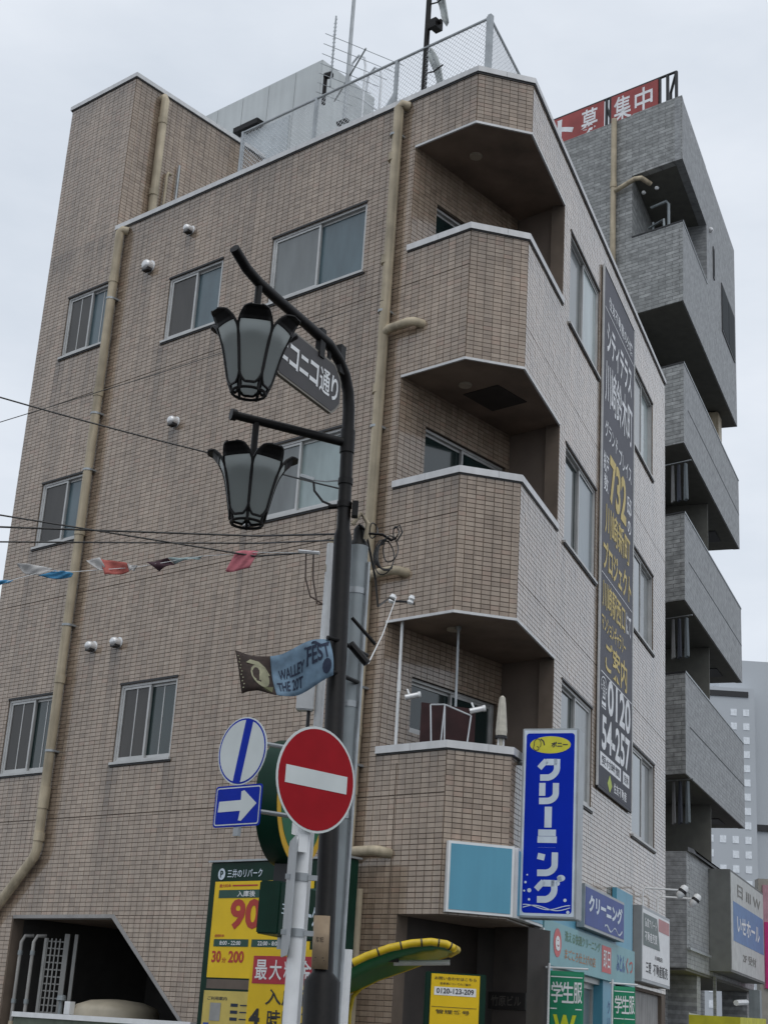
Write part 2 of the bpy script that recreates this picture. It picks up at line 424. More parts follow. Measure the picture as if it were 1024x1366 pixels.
def wall_cells(mb, fr, u0, u1, z0, z1, holes, n0, n1):
    rects = [(u0, u1, z0, z1)]
    for h in holes: rects = rsub(rects, h)
    for r in rects: mb.box(fr, r[0], r[1], n0, n1, r[2], r[3])
PICK = []
# bands of the balcony corner: (underside, tile top, coping top)
BANDS = [(2.742, 4.305, 4.385), (5.698, 7.165, 7.245), (8.487, 10.025, 10.105), (11.41, 12.05, 12.13)]
GAPS = [(0, 2.742), (4.385, 5.698), (7.245, 8.487), (10.105, 11.41)]
UBL, UBR = .88, 1.585
WL = [(6.20, 7.215, 10.31, 11.25), (4.01, 5.03, 9.985, 10.905), (1.57, 3.13, 9.975, 10.90),
      (6.17, 7.20, 7.51, 8.43), (1.61, 3.13, 7.14, 8.06), (6.22, 7.25, 4.47, 5.45), (4.02, 5.035, 4.48, 5.43)]
WR = [(1.92, 3.58, 9.95, 11.22), (5.87, 7.46, 9.96, 11.23), (1.90, 3.56, 7.14, 8.37), (5.82, 7.53, 7.22, 8.43), (1.95, 3.52, 4.31, 5.53), (5.98, 7.65, 4.37, 5.59)]
bal_L = [(-1, UBL, a, b) for a, b in GAPS[1:]] + [(-1, .51, -1, 2.742)]
bal_R = [(-1, UBR, a, b) for a, b in GAPS[1:]] + [(-1, 1.04, -1, 2.742)]
# alley opening under the stair: rectangle plus a triangle along the stair flank
def diag_u(z): return 4.683 - (2.742 - z) * 1.1926
alley = (4.683, 6.53, -1, 2.742)
wl = MB()
wall_cells(wl, FL, 0, UT, 2.742, 11.98, WL + bal_L, -.16, 0)
wall_cells(wl, FL, UT, UL, 2.742, 14.6, WL, -.16, 0)
wl.box(FL, 6.53, UL, -.16, 0, 0, 2.742)
wl.slab(FL, [(.51, .0), (diag_u(0), 0), (4.683, 2.742), (.51, 2.742)], -.16, 0)
wall_L = wl.build('wall', GROUT, B)
walls_C = [MB().box(FC, 0, WC, -.12, 0, a, b).build('corner_wall', GROUT, B) for a, b, c in BANDS]
wr = MB()
SHOP = [(1.04, 5.78, -1, 2.45), (6.0, 8.25, -1, 2.42)]
wall_cells(wr, FRR, 0, UR, 0, 11.98, WR + bal_R + SHOP, -.16, 0)
wall_R = wr.build('wall', GROUT, B)
mb = MB(); mb.box(FL, UL - .16, UL, -8.0, -.16, 0, 11.98); mb.prism([FL.p(UL, -8.05, 0), FRR.p(UR, -.2, 0), FRR.p(UR - .2, -.3, 0), FL.p(UL, -7.85, 0)], 0, 11.98)
mb.build('wall', STUCCO, B)
mb = MB(); mb.prism([FL.p(UT + .001, -.16, 0), FL.p(UL - .001, -.16, 0), FL.p(UL - .001, -2.6, 0), FL.p(UT + .001, -2.6, 0)], 11.7, 14.6)
tower = mb.build('stair_tower', GROUT, B)
# tile layout
NPICK = {'c': 0}
def take(u, z):
    if (3.43 < z < 4.3) or (5.69 < z < 7.2): NPICK['c'] += 1; return NPICK['c'] <= 300
    return False
def take_L(u, z):
    if u < .5 and 2.75 < z < 4.3: NPICK['c'] += 1; return NPICK['c'] <= 300
    return False
ZJ_L = (3.88, 6.74, 9.60); ZJ_R = (3.26, 6.12, 8.98)
for a, b, c in BANDS:
    lay_tiles(FC, .0, WC, a + .004, b, [], None, (), (WC - 7 * TW) / 2, take)
FTS = Fr(FL.p(UT, 0, 0), u=(-FL.n.x, -FL.n.y))    # side of the stair tower
vj = [(.614, .628, 2.745, 4.2)]
lay_tiles(FL, .0, UT, 2.746, 12.05, WL + bal_L + vj, None, ZJ_L, 0., take_L)
lay_tiles(FL, UT, UL, 2.746, 14.6, WL, None, ZJ_L, uoff=-.03)
lay_tiles(FL, .51, 4.70, 1.1, 2.742, [], (1, -1.1926, 4.683 - 2.742 * 1.1926 - .012), ())
lay_tiles(FL, 6.55, UL, 1.1, 2.742, [])
lay_tiles(FTS, 0, 2.6, 11.9, 14.6, [])
lay_tiles(FRR, .0, UR, 2.46, 12.05, WR + bal_R + [(-1, 5.78, 0, 2.742), (6.0, 8.25, -1, 2.46)], None, ZJ_R)
# balcony side wall (carries the sliding windows) and back wall
FS = Fr(FL.p(UBL, 0, 0), u=(-FL.n.x, -FL.n.y))
FB = Fr(FRR.p(UBR, 0, 0), AL, -1)
SD, BD = 2.03, .705
BW = [(.46, 1.96, 4.62, 5.21), (.46, 1.96, 7.4, 8.05), (.44, 1.96, 10.25, 10.85)]
for (a, b), h in zip(GAPS[1:], BW):
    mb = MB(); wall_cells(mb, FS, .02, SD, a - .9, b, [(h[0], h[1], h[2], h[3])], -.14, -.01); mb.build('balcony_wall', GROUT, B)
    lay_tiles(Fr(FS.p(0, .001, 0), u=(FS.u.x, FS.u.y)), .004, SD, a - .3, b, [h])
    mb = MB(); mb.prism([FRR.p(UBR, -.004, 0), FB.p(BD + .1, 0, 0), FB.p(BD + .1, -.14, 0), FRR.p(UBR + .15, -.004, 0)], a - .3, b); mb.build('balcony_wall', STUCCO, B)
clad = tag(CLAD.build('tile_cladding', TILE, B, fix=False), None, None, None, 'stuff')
att = clad.data.attributes.new('stain_shade', 'FLOAT', 'FACE'); att.data.foreach_set('value', STAIN_SHADE)
me = bpy.data.meshes.new('tile')
a, b = TW - JT, TH - JT
me.from_pydata([(0, -.002, 0), (a, -.002, 0), (a, -.002, b), (0, -.002, b), (.001, TD, .001), (a - .001, TD, .001), (a - .001, TD, b - .001), (.001, TD, b - .001)], [],
               [(4, 5, 6, 7), (0, 1, 5, 4), (1, 2, 6, 5), (2, 3, 7, 6), (3, 0, 4, 7)])
me.materials.append(TILE)
for fr, u, z in PICK:
    o = bpy.data.objects.new('tile', me); COL.objects.link(o); o.parent = wall_L if fr is FL else walls_C[0] if z < 5 else walls_C[1]
    x = Matrix((fr.u, fr.n, Vector((0, 0, 1)))).transposed().to_4x4(); x.translation = fr.p(u, 0, z) - org(B); o.matrix_local = x
# slabs with their brown undersides, roof deck
inset = [FL.p(UL - .1, -.014, 0), FL.p(.01, -.014, 0), FC.p(.01, -.014, 0), FC.p(WC - .01, -.014, 0), FRR.p(.01, -.014, 0), FRR.p(UR - .1, -.014, 0), FL.p(UL - .1, -7.7, 0)]
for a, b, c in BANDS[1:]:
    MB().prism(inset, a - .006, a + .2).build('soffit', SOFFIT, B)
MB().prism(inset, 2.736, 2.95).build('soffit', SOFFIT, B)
mb = MB(); hp = [FL.p(.60, -.75, 0), FL.p(.12, -.75, 0), FL.p(.12, -1.3, 0), FL.p(.60, -1.3, 0)]
for a, b, c in BANDS[1:]:
    MB().lathe(FL.p(.42, -.55, a - .03), [(.07, .0), (.075, .012), (.075, .03)], 20).build('ceiling_lamp', mat('lamp_cream', (.42, .36, .28), .5), B, smooth=True)
MB().prism(hp, 8.472, 8.49).build('ceiling_hatch', mat('dark_hatch', (.05, .042, .036), .9), B)

def mitre(frames, ends, off):
    """plan polyline along a chain of frames, offset outward by off; ends = (u at first frame, u at last frame)"""
    pts = [frames[0].p(ends[0], off, 0)]
    for f1, f2 in zip(frames, frames[1:]):
        base = f2.p(0, 0, 0) if f2 is not FC else FC.p(0, 0, 0)
        nn = (f1.n + f2.n) / (1 + f1.n.dot(f2.n)); pts.append(base + nn * off)
    pts.append(frames[-1].p(ends[1], off, 0))
    return pts
def trim(name, frames, ends, o_in, o_out, z0, z1, m, parent, split=()):
    a = mitre(frames, ends, o_in); b = mitre(frames, ends, o_out)
    for i in range(len(a) - 1):
        L = (b[i + 1] - b[i]).length; cuts = [0.] + [t for t in (split[i] if i < len(split) else ()) if 0 < t < 1] + [1.]
        for t0, t1 in zip(cuts, cuts[1:]):
            g0 = .0015 / L if t0 else .0006 / L; g1 = .0015 / L if t1 < 1 else .0006 / L
            q = [a[i].lerp(a[i + 1], t0 + g0), a[i].lerp(a[i + 1], t1 - g1), b[i].lerp(b[i + 1], t1 - g1), b[i].lerp(b[i + 1], t0 + g0)]
            MB().prism(q, z0, z1).build(name, m, parent)
CH = [FL, FC, FRR]
for a, b, c in BANDS[:3]:
    trim('coping', CH, (UBL + .02, UBR), -.15, .028, b + .006, c, COPING, B, ((.5,), (.62,), (.5,)))
    trim('coping_strip', CH, (UBL + .015, UBR), -.10, .014, b - .012, b + .005, BLACK, B)  # thin black strip just below the coping
for a, b, c in BANDS[1:]:
    trim('drip_edge', CH, (UBL, UBR), -.013, .010, a - .024, a + .003, COPING, B)
trim('coping', CH, (UT, UR), -.2, .03, 12.062, 12.13, COPING, B, ((.15, .35, .55, .75), (.5,), (.2, .4, .6, .8)))
trim('coping_strip', CH, (UT, UR), -.10, .016, 12.038, 12.061, BLACK, B)
FT2 = [Fr(FL.p(UL, 0, 0), u=(-FL.u.x, -FL.u.y))]
mb = MB(); mb.box(FL, UT - .03, UL + .03, -2.63, .03, 14.605, 14.67); mb.build('coping', COPING, B)
mb = MB(); mb.box(FL, UT - .016, UL + .016, -2.61, .016, 14.585, 14.604); mb.build('coping_strip', BLACK, B)
MB().prism(inset, 11.75, 11.9).build('roof_deck', mat('roof_membrane', (.3, .31, .3), .8), B)
# entrance recess behind the corner
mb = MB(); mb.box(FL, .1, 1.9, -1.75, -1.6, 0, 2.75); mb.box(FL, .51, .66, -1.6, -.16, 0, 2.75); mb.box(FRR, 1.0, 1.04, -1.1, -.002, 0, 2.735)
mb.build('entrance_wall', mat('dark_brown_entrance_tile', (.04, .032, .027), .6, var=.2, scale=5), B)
mb = MB(); mb.box(FL, .66, 1.36, -1.6, -1.55, 0, 2.25); mb.build('entrance_door', mat('dark_bronze_door', (.03, .027, .025), .35, .3), B)

# ------------------------------------------------------------------ windows
def window(fr, u0, u1, z0, z1, m_hi, m_lo, hi_front=True, sill=True, off=0., bar=False):
    mb = MB(); t = .038; d0, d1 = -.085 + off, -.012 + off
    mb.box(fr, u0, u0 + t, d0, d1, z0, z1); mb.box(fr, u1 - t, u1, d0, d1, z0, z1)
    mb.box(fr, u0 + t, u1 - t, d0, d1, z0, z0 + t); mb.box(fr, u0 + t, u1 - t, d0, d1, z1 - t * .8, z1)
    if sill: mb.box(fr, u0 - .02, u1 + .02, -.02 + off, .035 + off, z0 - .012, z0 + .018)
    wd = mb.build('window', ALU, B)
    if sill:
        mb = MB(); mb.box(fr, u0 - .03, u1 + .03, -.01 + off, .022 + off, z0 - .034, z0 - .0125); mb.build('sill', BLACK, wd)
    mb = MB(); mb.box(fr, u0 - .005, u1 + .005, -.012 + off, .016 + off, z1 + .001, z1 + .026); mb.build('head_shadow', BLACK, wd)  # black strip standing in for the shadow along the window head
    mid = (u0 + u1) / 2; s = .03
    for hi in (True, False):
        a, b = (mid - .02, u1 - t) if hi else (u0 + t, mid + .02)
        nf = -.034 if hi == hi_front else -.064
        nf += off; mb = MB(); zz0, zz1 = z0 + t, z1 - t * .8
        mb.box(fr, a, a + s, nf - .012, nf + .012, zz0, zz1); mb.box(fr, b - s, b, nf - .012, nf + .012, zz0, zz1)
        mb.box(fr, a + s, b - s, nf - .012, nf + .012, zz0, zz0 + s * 1.3); mb.box(fr, a + s, b - s, nf - .012, nf + .012, zz1 - s, zz1)
        if bar: mb.box(fr, (a + b) / 2 - .008, (a + b) / 2 + .008, nf - .010, nf + .004, zz0 + s, zz1 - s)
        mb.build('sash', ALU, wd)
        mb = MB(); mb.box(fr, a + s, b - s, nf - .006, nf - .001, zz0 + s * 1.3, zz1 - s)
        mb.build('pane', m_hi if hi else m_lo, wd)
    return wd
for i, h in enumerate(WL):
    window(FL, *h, m_hi=SCREEN if i != 2 and i != 4 else SHUT, m_lo=[FROST, FROST, FROST, FROST, PALE, DARKG, DARKG][i], bar=i in (0, 5, 6))
for i, h in enumerate(WR):
    window(FRR, *h, m_hi=[PALE, PALE, FROST, SHUT, SHUT, SHUT][i], m_lo=[SHUT, SHUT, DARKG, DARKG, DARKG, DARKG][i], hi_front=i % 2 == 0)
for h in BW:
    window(FS, *h, m_hi=DARKG, m_lo=DARKG, sill=False, off=-.03)

# ------------------------------------------------------------------ downpipes, vents
def pipe(pts, r, collars, name='downpipe', m=CREAM, parent=B, fr=None):
    p = MB().tube(pts, r, 12).build(name, m, parent, smooth=True)
    for c in collars:
        MB().tube([c - Vector((0, 0, .05)), c + Vector((0, 0, .05))], r * 1.13, 12).build('collar', m, p, smooth=True)
    return p
def bracket(p, fr, u, z, r, n=.075):
    mb = MB(); mb.box(fr, u - r - .012, u + r + .012, .0, n, z - .012, z + .012); mb.tube([fr.p(u, n, z - .014), fr.p(u, n, z + .014)], r + .007, 12)
    mb.build('bracket', GALV, p, smooth=True)
pn = .085
p1 = pipe([FL.p(6.05, .0, 11.96), FL.p(6.10, pn * .8, 11.965), FL.p(6.13, pn, 11.93), FL.p(6.13, pn, 11.8), FL.p(6.14, pn, 3.52), FL.p(6.18, pn, 3.42), FL.p(6.80, pn, 2.83), FL.p(7.0, pn, 2.62), FL.p(7.04, pn, 2.5), FL.p(7.04, pn, .0)],
          .062, [FL.p(6.132, pn, z) for z in (11.2, 9.5, 7.55, 5.6, 3.66)])
MB().tube([FL.p(6.135, pn, 4.25), FL.p(6.138, pn, 4.0)], .07, 12).build('collar', CREAM, p1, smooth=True)
for z in (10.9, 9.2, 8.4, 6.3, 4.7): bracket(p1, FL, 6.133, z, .062, pn)
p2 = pipe([FL.p(1.02, .0, 12.0), FL.p(1.06, pn * .9, 12.0), FL.p(1.10, pn, 11.96), FL.p(1.13, pn, 3.36), FL.p(1.13, pn, 3.30)], .06,
          [FL.p(1.13, pn, z) for z in (11.3, 9.95, 8.35, 5.6, 4.55, 3.95)])
for z in (11.6, 9.3, 7.9, 5.0, 4.2): bracket(p2, FL, 1.13, z, .06, pn)
for z, e in ((9.06, .62), (6.2, .64), (3.34, .66)):
    MB().tube([FL.p(1.12, pn, z - .06), FL.p(1.03, pn + .01, z), FL.p(e + .12, pn + .02, z + .0), FL.p(e + .05, pn, z - .005), FL.p(e, pn * .4, z - .02), FL.p(e - .01, -.02, z - .02)], .05, 12).build('branch_pipe', CREAM, p2, smooth=True)
pipe([FL.p(.96, .07, 2.98), FL.p(.95, .07, 0.)], .045, [FL.p(.955, .07, 2.3)], 'service_pipe')
p3 = pipe([FTS.p(.50, .0, 14.5), FTS.p(.5, .06, 14.51), FTS.p(.5, .08, 14.46), FTS.p(.51, .08, 12.0)], .062, [FTS.p(.50, .08, z) for z in (14.1, 12.9)])
mb = MB(); mb.tube([FTS.p(.72, .05, 12), FTS.p(.72, .05, 13.3), FTS.p(.74, .05, 13.36), FTS.p(.80, .05, 13.36)], .022, 8); mb.build('vent_pipe', CREAM, B, smooth=True)
mb = MB(); mb.tube([FTS.p(.93, .05, 12), FTS.p(.93, .05, 13.58)], .02, 8); mb.build('vent_pipe', GALV, B, smooth=True)
for u, z, r in ((4.71, 11.54, .055), (5.47, 11.23, .075), (4.577, 8.76, .06), (5.172, 5.975, .058), (5.649, 5.98, .058)):
    mb = MB()
    mb.lathe(FL.p(u, .004, z), [(r, 0), (r, .075), (r * .93, .097), (r * .75, .113), (r * .45, .124), (.004, .127)], 18, FL.n)
    v = mb.build('vent_hood', STEEL, B, smooth=True)
    mb = MB(); mb.box(FL, u - r * .8, u + r * .8, .02, .098, z - r * 1.12, z - r * .55); mb.build('vent_outlet', BLACK, v)
    mb = MB(); mb.lathe(FL.p(u, .001, z), [(r * 1.25, 0), (r * 1.25, .008), (r, .008)], 18, FL.n); mb.build('vent_flange', STEEL, v, smooth=True)
# ------------------------------------------------------------------ rooftop
PH = mat('grey_penthouse_panel', (.55, .58, .58), .5, .1, var=.06, scale=2, streak=.08)
mb = MB(); mb.box(FL, 5.33, 8.02, -4.02, -2.75, 11.9, 16.13); ph = mb.build('penthouse', PH, B, bevel=.01)
for u in (5.9, 6.5, 7.1, 7.7): MB().box(FL, u - .004, u + .004, -2.75, -2.746, 12, 16.1).build('panel_seam', mat('seam_grey', (.3, .32, .32), .6), ph)
mb = MB(); mb.box(FL, 6.55, 7.10, -2.75, -2.60, 15.36, 15.45); mb.build('door_hood', BLK, ph)
mb = MB(); mb.box(FL, 5.95, 7.0, -2.75, -2.732, 14.3, 15.33); mb.build('door', mat('pale_door', (.42, .46, .48), .4), ph)
F = thing('roof_fence', 'galvanised chain-link fence along the roof edge of the tiled building', 'fence', FL.p(2, -.12, 12.13))
def off_line(u, z): return FL.p(u, -.12, z)
pts = [4.02, 2.69, 1.36, -.02]; zt = 12.86
for u in pts:
    mb = MB(); mb.box(FL, u - .02, u + .02, -.14, -.10, 12.06, zt + (.02 if u < 0 else 0)); mb.build('post', GALV, F)
mb = MB(); mb.box(FL, -.07, -.025, -.15, -.09, 12.06, zt + .03); mb.build('post', GALV, F)
mb = MB(); mb.slab(FL, [(1.34, 12.13), (1.62, 12.13), (1.38, 12.4)], -.13, -.11); mb.build('brace', GALV, F)
MB().tube([off_line(4.05, zt - .01), off_line(-.03, zt)], .017, 8).build('rail', GALV, F, smooth=True)
MB().tube([off_line(4.05, 12.19), off_line(-.03, 12.19)], .008, 6).build('rail', GALV, F, smooth=True)
e0 = off_line(-.04, zt); e1 = FRR.p(2.9, -.35, zt); e1z = FRR.p(2.9, -.35, 12.19)
MB().tube([e0, e1], .017, 8).build('rail', GALV, F, smooth=True)
for t in (.5, 1):
    q = e0.lerp(e1, t); MB().tube([Vector((q.x, q.y, 12.0)), q], .02, 8).build('post', GALV, F, smooth=True)
WIRE = mat('chain_link_wire', (.62, .64, .66), .4, .3)
mb = MB()
def mesh_net(mb, a, b, z0, z1, step=.062, r=.0028):
    L = (b - a).length; d = (b - a) / L; H = z1 - z0; k = int((L + H) / step) + 1
    for i in range(k):
        s = i * step
        for sg in (1, -1):
            x0 = s; p0, q0 = (x0, 0) if x0 < L else (L, x0 - L), None
            lo = max(0, s - H); hi = min(s, L)
            if hi - lo < .02: continue
            za, zb = s - lo, s - hi
            if sg < 0: za, zb = H - za, H - zb
            mb.tube([a + d * lo + Vector((0, 0, z0 + za)), a + d * hi + Vector((0, 0, z0 + zb))], r, 3, caps=False)
def flat(v, z=0): return Vector((v.x, v.y, z))
mesh_net(mb, flat(off_line(4.05, 0)), flat(off_line(-.03, 0)), 12.19, zt)
mesh_net(mb, flat(e0), flat(e1), 12.19, zt)
tag(mb.build('chain_link', WIRE, F, fix=False), None, None, None, 'stuff')

# television antenna, mast and ladder hoops beside the penthouse
A = thing('television_antenna', 'thin rooftop television antenna with many rods beside the grey penthouse', 'antenna', FL.p(3.53, -1.5, 11.9))
MB().tube([FL.p(3.53, -1.5, 11.9), FL.p(3.53, -1.5, 16.2)], [.032, .026], 8).build('mast', GALV, A, smooth=True)
bo = [FL.p(3.95, -1.7, 14.47), FL.p(3.05, -1.3, 14.62)]
MB().tube([FL.p(4.05, -1.8, 14.30), FL.p(2.98, -1.25, 14.42)], .012, 6).build('boom', GALV, A, smooth=True)
for i in range(7):
    q = FL.p(4.05, -1.8, 14.30).lerp(FL.p(2.98, -1.25, 14.42), .04 + .155 * i); L = .62 - .05 * (6 - i)
    dv = Vector((FL.n.x + FL.u.x * .35, FL.n.y + FL.u.y * .35, 0)).normalized()
    MB().tube([q - dv * L, q + dv * L], .005, 5).build('rod', GALV, A)
MB().tube([FL.p(3.86, -1.5, 14.3), FL.p(3.86, -1.5, 15.5)], .013, 6).build('boom', GALV, A)
for i in range(14):
    z = 14.55 + i * .066; MB().tube([FL.p(3.80, -1.47, z), FL.p(3.92, -1.53, z)], .004, 4).build('rod', GALV, A)
MB().tube([FL.p(3.97, -1.5, 14.05), FL.p(3.97, -1.5, 14.55)], .03, 8).build('antenna_bracket', BLK, A)
MB().tube([FL.p(3.86, -1.5, 14.5), FL.p(3.97, -1.5, 14.52)], .05, 8).build('amplifier', BLK, A)
for z in (13.55, 13.1):
    MB().box(FL, 3.46, 3.64, -1.54, -1.46, z, z + .06).build('antenna_bracket', BLK, A)
LD = thing('roof_ladder', 'steel cat ladder with curled grab rails on the grey penthouse side', 'ladder', FL.p(5.2, -3.8, 11.9))
for n in (-3.6, -4.0):
    MB().tube([FL.p(5.2, n, 11.9), FL.p(5.2, n, 16.45), FL.p(5.24, n, 16.62), FL.p(5.36, n, 16.72), FL.p(5.50, n, 16.62), FL.p(5.54, n, 16.13)], .02, 8).build('rail', WIRE, LD, smooth=True)
for i in range(9):
    MB().tube([FL.p(5.2, -3.6, 12.2 + .45 * i), FL.p(5.2, -4.0, 12.2 + .45 * i)], .014, 6).build('rung', WIRE, LD)

# flag mast with two furled grey banners
FM = thing('flag_mast', 'dark roof mast with two furled grey banners above the corner', 'mast', FL.p(.93, -.14, 11.95))
MB().tube([FL.p(.93, -.14, 11.95), FL.p(.93, -.14, 14.3)], .034, 10).build('mast', BLK, FM, smooth=True)
MB().tube([FL.p(1.0, -.2, 12.0), FL.p(1.0, -.2, 14.3)], .02, 8).build('mast', GALV, FM, smooth=True)
CLOTH = mat('grey_white_banner_cloth', (.46, .49, .48), .8, var=.18, scale=8)
for z0 in (13.05, 12.06):
    MB().tube([FL.p(.93, -.14, z0 + .08), FL.p(.70, -.12, z0 + .10)], .028, 8).build('bracket', BLK, FM)
    MB().tube([FL.p(.93, -.14, z0 + .45), FL.p(.78, -.12, z0 + .40), FL.p(.62, -.1, z0 + .42)], .01, 6).build('bracket', BLK, FM)
    MB().box(FL, .74, .84, -.2, -.06, z0 + .02, z0 + .14).build('bracket', BLK, FM)
    mb = MB(); seq = []
    for i in range(9):
        t = i / 8; u = .86 - .27 * t; z = z0 + .74 - .72 * t + .03 * math.sin(t * 5)
        wd = .055 * math.sin(math.pi * min(1, t * .86 + .08)) + .012
        seq.append([FL.p(u + wd * .9, -.13 + .03 * math.sin(9 * t), z - .02), FL.p(u + .02, -.16 + .03 * math.sin(7 * t), z + .02 + wd * .3), FL.p(u - wd * .8, -.11, z + wd * .9)])
    vs = [v for r in seq for v in r]; fs = [(i * 3 + j, i * 3 + j + 1, i * 3 + j + 4, i * 3 + j + 3) for i in range(8) for j in range(2)]
    mb.add(vs, fs); o = mb.build('furled_banner', CLOTH, FM, smooth=True)
    md = o.modifiers.new('thick', 'SOLIDIFY'); md.thickness = .012

# ------------------------------------------------------------------ long advertising sheet on the right facade
AD = thing('advertising_banner', 'tall dark grey advertising banner with white and gold lettering on the right facade', 'banner', FRR.p(4.75, 0, 4.64))
BU0, BU1, BZ0, BZ1 = 3.73, 5.80, 4.65, 11.70
GREYB = mat('slate_banner_vinyl', (.085, .085, .105), .55, var=.15, scale=1.5, spec=.25)
GOLD = mat('gold_print', (.68, .54, .22), .6, spec=.2); WPRINT = mat('white_print', (.82, .83, .85), .6, spec=.2)
DPRINT = mat('dark_sheet_print', (.045, .045, .06), .55, spec=.25)
mb = MB(); mb.box(FRR, BU0, BU1, .02, .035, BZ0, BZ1); mb.build('sheet', GREYB, AD)
mb = MB()
mb.tube([FRR.p(BU0 - .02, .03, BZ0), FRR.p(BU0 - .02, .03, BZ1)], .018, 6); mb.build('frame_tube', ALU, AD)
mb = MB(); mb.tube([FRR.p(BU1 + .02, .03, BZ0), FRR.p(BU1 + .02, .03, BZ1)], .018, 6); mb.build('frame_tube', ALU, AD)
for z in (BZ0 - .015, BZ1 + .015):
    MB().tube([FRR.p(BU0, .03, z), FRR.p(BU1, .03, z)], .012, 6).build('frame_tube', BLACK, AD)
mb = MB(); mb.box(FRR, BU0 + .02, BU1 - .02, .0352, .038, BZ0 + .02, 6.05); mb.build('printed_panel', DPRINT, AD)
fn = face_fn(FRR, BU0, BZ0, .0405); BWD = BU1 - BU0
mb = MB()
put_text(mb, fn, '住友不動産の分譲', .30, 6.55, 1.62, .20, .015)
put_text(mb, fn, 'シティテラス', .20, 5.85, 1.68, .48, .025)
put_text(mb, fn, '川崎鈴木町', .12, 5.10, 1.82, .66, .03)
put_text(mb, fn, 'グランド', .15, 4.62, .80, .26, .01); put_text(mb, fn, 'プレイス', 1.05, 4.55, .85, .26, .01)
put_text(mb, fn, '総戸', .08, 4.12, .32, .28, .02); put_text(mb, fn, '数', .12, 3.86, .26, .24, .02)
put_text(mb, fn, '邸', 1.62, 4.05, .30, .28, .02); put_text(mb, fn, 'の', 1.66, 3.78, .24, .2, .02)
put_text(mb, fn, 'にて', 1.62, 2.32, .32, .30, .02)
put_text(mb, fn, '☎', .10, .98 + .02, .34, .40, .0)
put_text(mb, fn, '0120', .50, .98, 1.45, .46, .025)
put_text(mb, fn, '54-257', .18, .48, 1.75, .44, .025)
rect(mb, fn, .10, 1.435, BWD - .05, 1.45); rect(mb, fn, .06, 2.72, BWD - .05, 2.732); rect(mb, fn, .06, 6.46, BWD - .05, 6.475)
mb.build('white_lettering', WPRINT, AD)
mb = MB()
put_text(mb, fn, '732', .48, 3.80, 1.08, .68, .03)
put_text(mb, fn, '川崎新町', .22, 3.30, 1.62, .44, .03)
put_text(mb, fn, 'プロジェクト', .14, 2.80, 1.80, .40, .025)
put_text(mb, fn, '川崎駅西口', .12, 2.28, 1.42, .38, .025)
put_text(mb, fn, 'マンションギャラリー', .10, 1.98, 1.50, .24, .015)
put_text(mb, fn, 'ご案内', .34, 1.50, 1.36, .42, .03)
mb.build('gold_lettering', GOLD, AD)
mb = MB(); rect(mb, fn, .10, .27, 1.35, .44); rect(mb, fn, 1.48, .27, 1.90, .44)
put_text(mb, fn, '住友不動産', .92, .06, .80, .13, .015)
mb.build('white_label', WPRINT, AD)
fn2 = face_fn(FRR, BU0, BZ0, .0425)
mb = MB(); put_text(mb, fn2, '受付時間', .18, .30, 1.08, .11, .012); put_text(mb, fn2, '定休', 1.55, .30, .28, .11, .012); mb.build('label_lettering', DPRINT, AD)
mb = MB(); mb.add([fn(.68, .02), fn(.82, .12), fn(.68, .24), fn(.54, .12)], [(0, 1, 2, 3)]); mb.build('emblem', mat('lime_emblem', (.45, .55, .05), .5), AD)

# ------------------------------------------------------------------ laundry's signs
NAVY = mat('deep_blue_sign_face', (.004, .026, .42), .35, var=.06, scale=3, spec=.06)
SKYB = mat('light_blue_panel', (.10, .33, .46), .4, var=.05, scale=2, streak=.06)
TEAL = mat('teal_fascia', (.16, .37, .40), .4, var=.06, scale=3)
SGREY = mat('sign_cabinet_grey', (.35, .37, .38), .4, .4)
SW = mat('pale_sign_white', (.60, .68, .76), .35)
YEL = mat('yellow_sign', (.62, .58, .03), .35)
FP = Fr(FRR.p(.14, 0, 0), u=(FRR.n.x, FRR.n.y))       # face of the projecting sign; u points away from the wall
PS = thing('projecting_sign', 'tall deep blue illuminated laundry sign with white vertical lettering projecting from the corner', 'sign', FP.p(.35, 0, 2.8))
n_out = -1 if FP.n.dot(Vector((0, -1, 0))) < 0 else 1
def PP(x, y, d): return FP.p(.07 + x, n_out * d, 2.78 + y)
PW, PHT, PT = .565, 1.82, .24
def pbox(x0, x1, y0, y1, d0, d1, name, m, bevel=0.):
    mb = MB(); vs = [PP(x, y, d) for y in (y0, y1) for d in (d0, d1) for x in (x0, x1)]
    mb.add(vs, [(0, 1, 3, 2), (4, 6, 7, 5), (0, 4, 5, 1), (2, 3, 7, 6), (0, 2, 6, 4), (1, 5, 7, 3)]); return mb.build(name, m, PS, bevel=bevel)
pbox(0, PW, 0, PHT, -PT, 0, 'cabinet', SGREY, .006)
pbox(.02, PW - .02, .02, PHT - .02, .0005, .004, 'face', SW)
pf = lambda x, y: PP(x, y, .0055)
mb = MB(); k = .03; x0, x1, y0, y1 = .04, PW - .04, .045, PHT - .05
pts = []
for cx, cy, a0 in ((x1 - k, y1 - k, 0), (x0 + k, y1 - k, 90), (x0 + k, y0 + k, 180), (x1 - k, y0 + k, 270)):
    for i in range(6): an = R(a0 + 18 * i); pts.append(pf(cx + k * math.cos(an), cy + k * math.sin(an)))
mb.add(pts, [tuple(range(len(pts)))]); mb.build('blue_field', NAVY, PS)
pf2 = lambda x, y: PP(x, y, .0075)
mb = MB(); ell(mb, pf2, PW / 2, 1.655, .205, .085); mb.build('yellow_oval', YEL, PS)
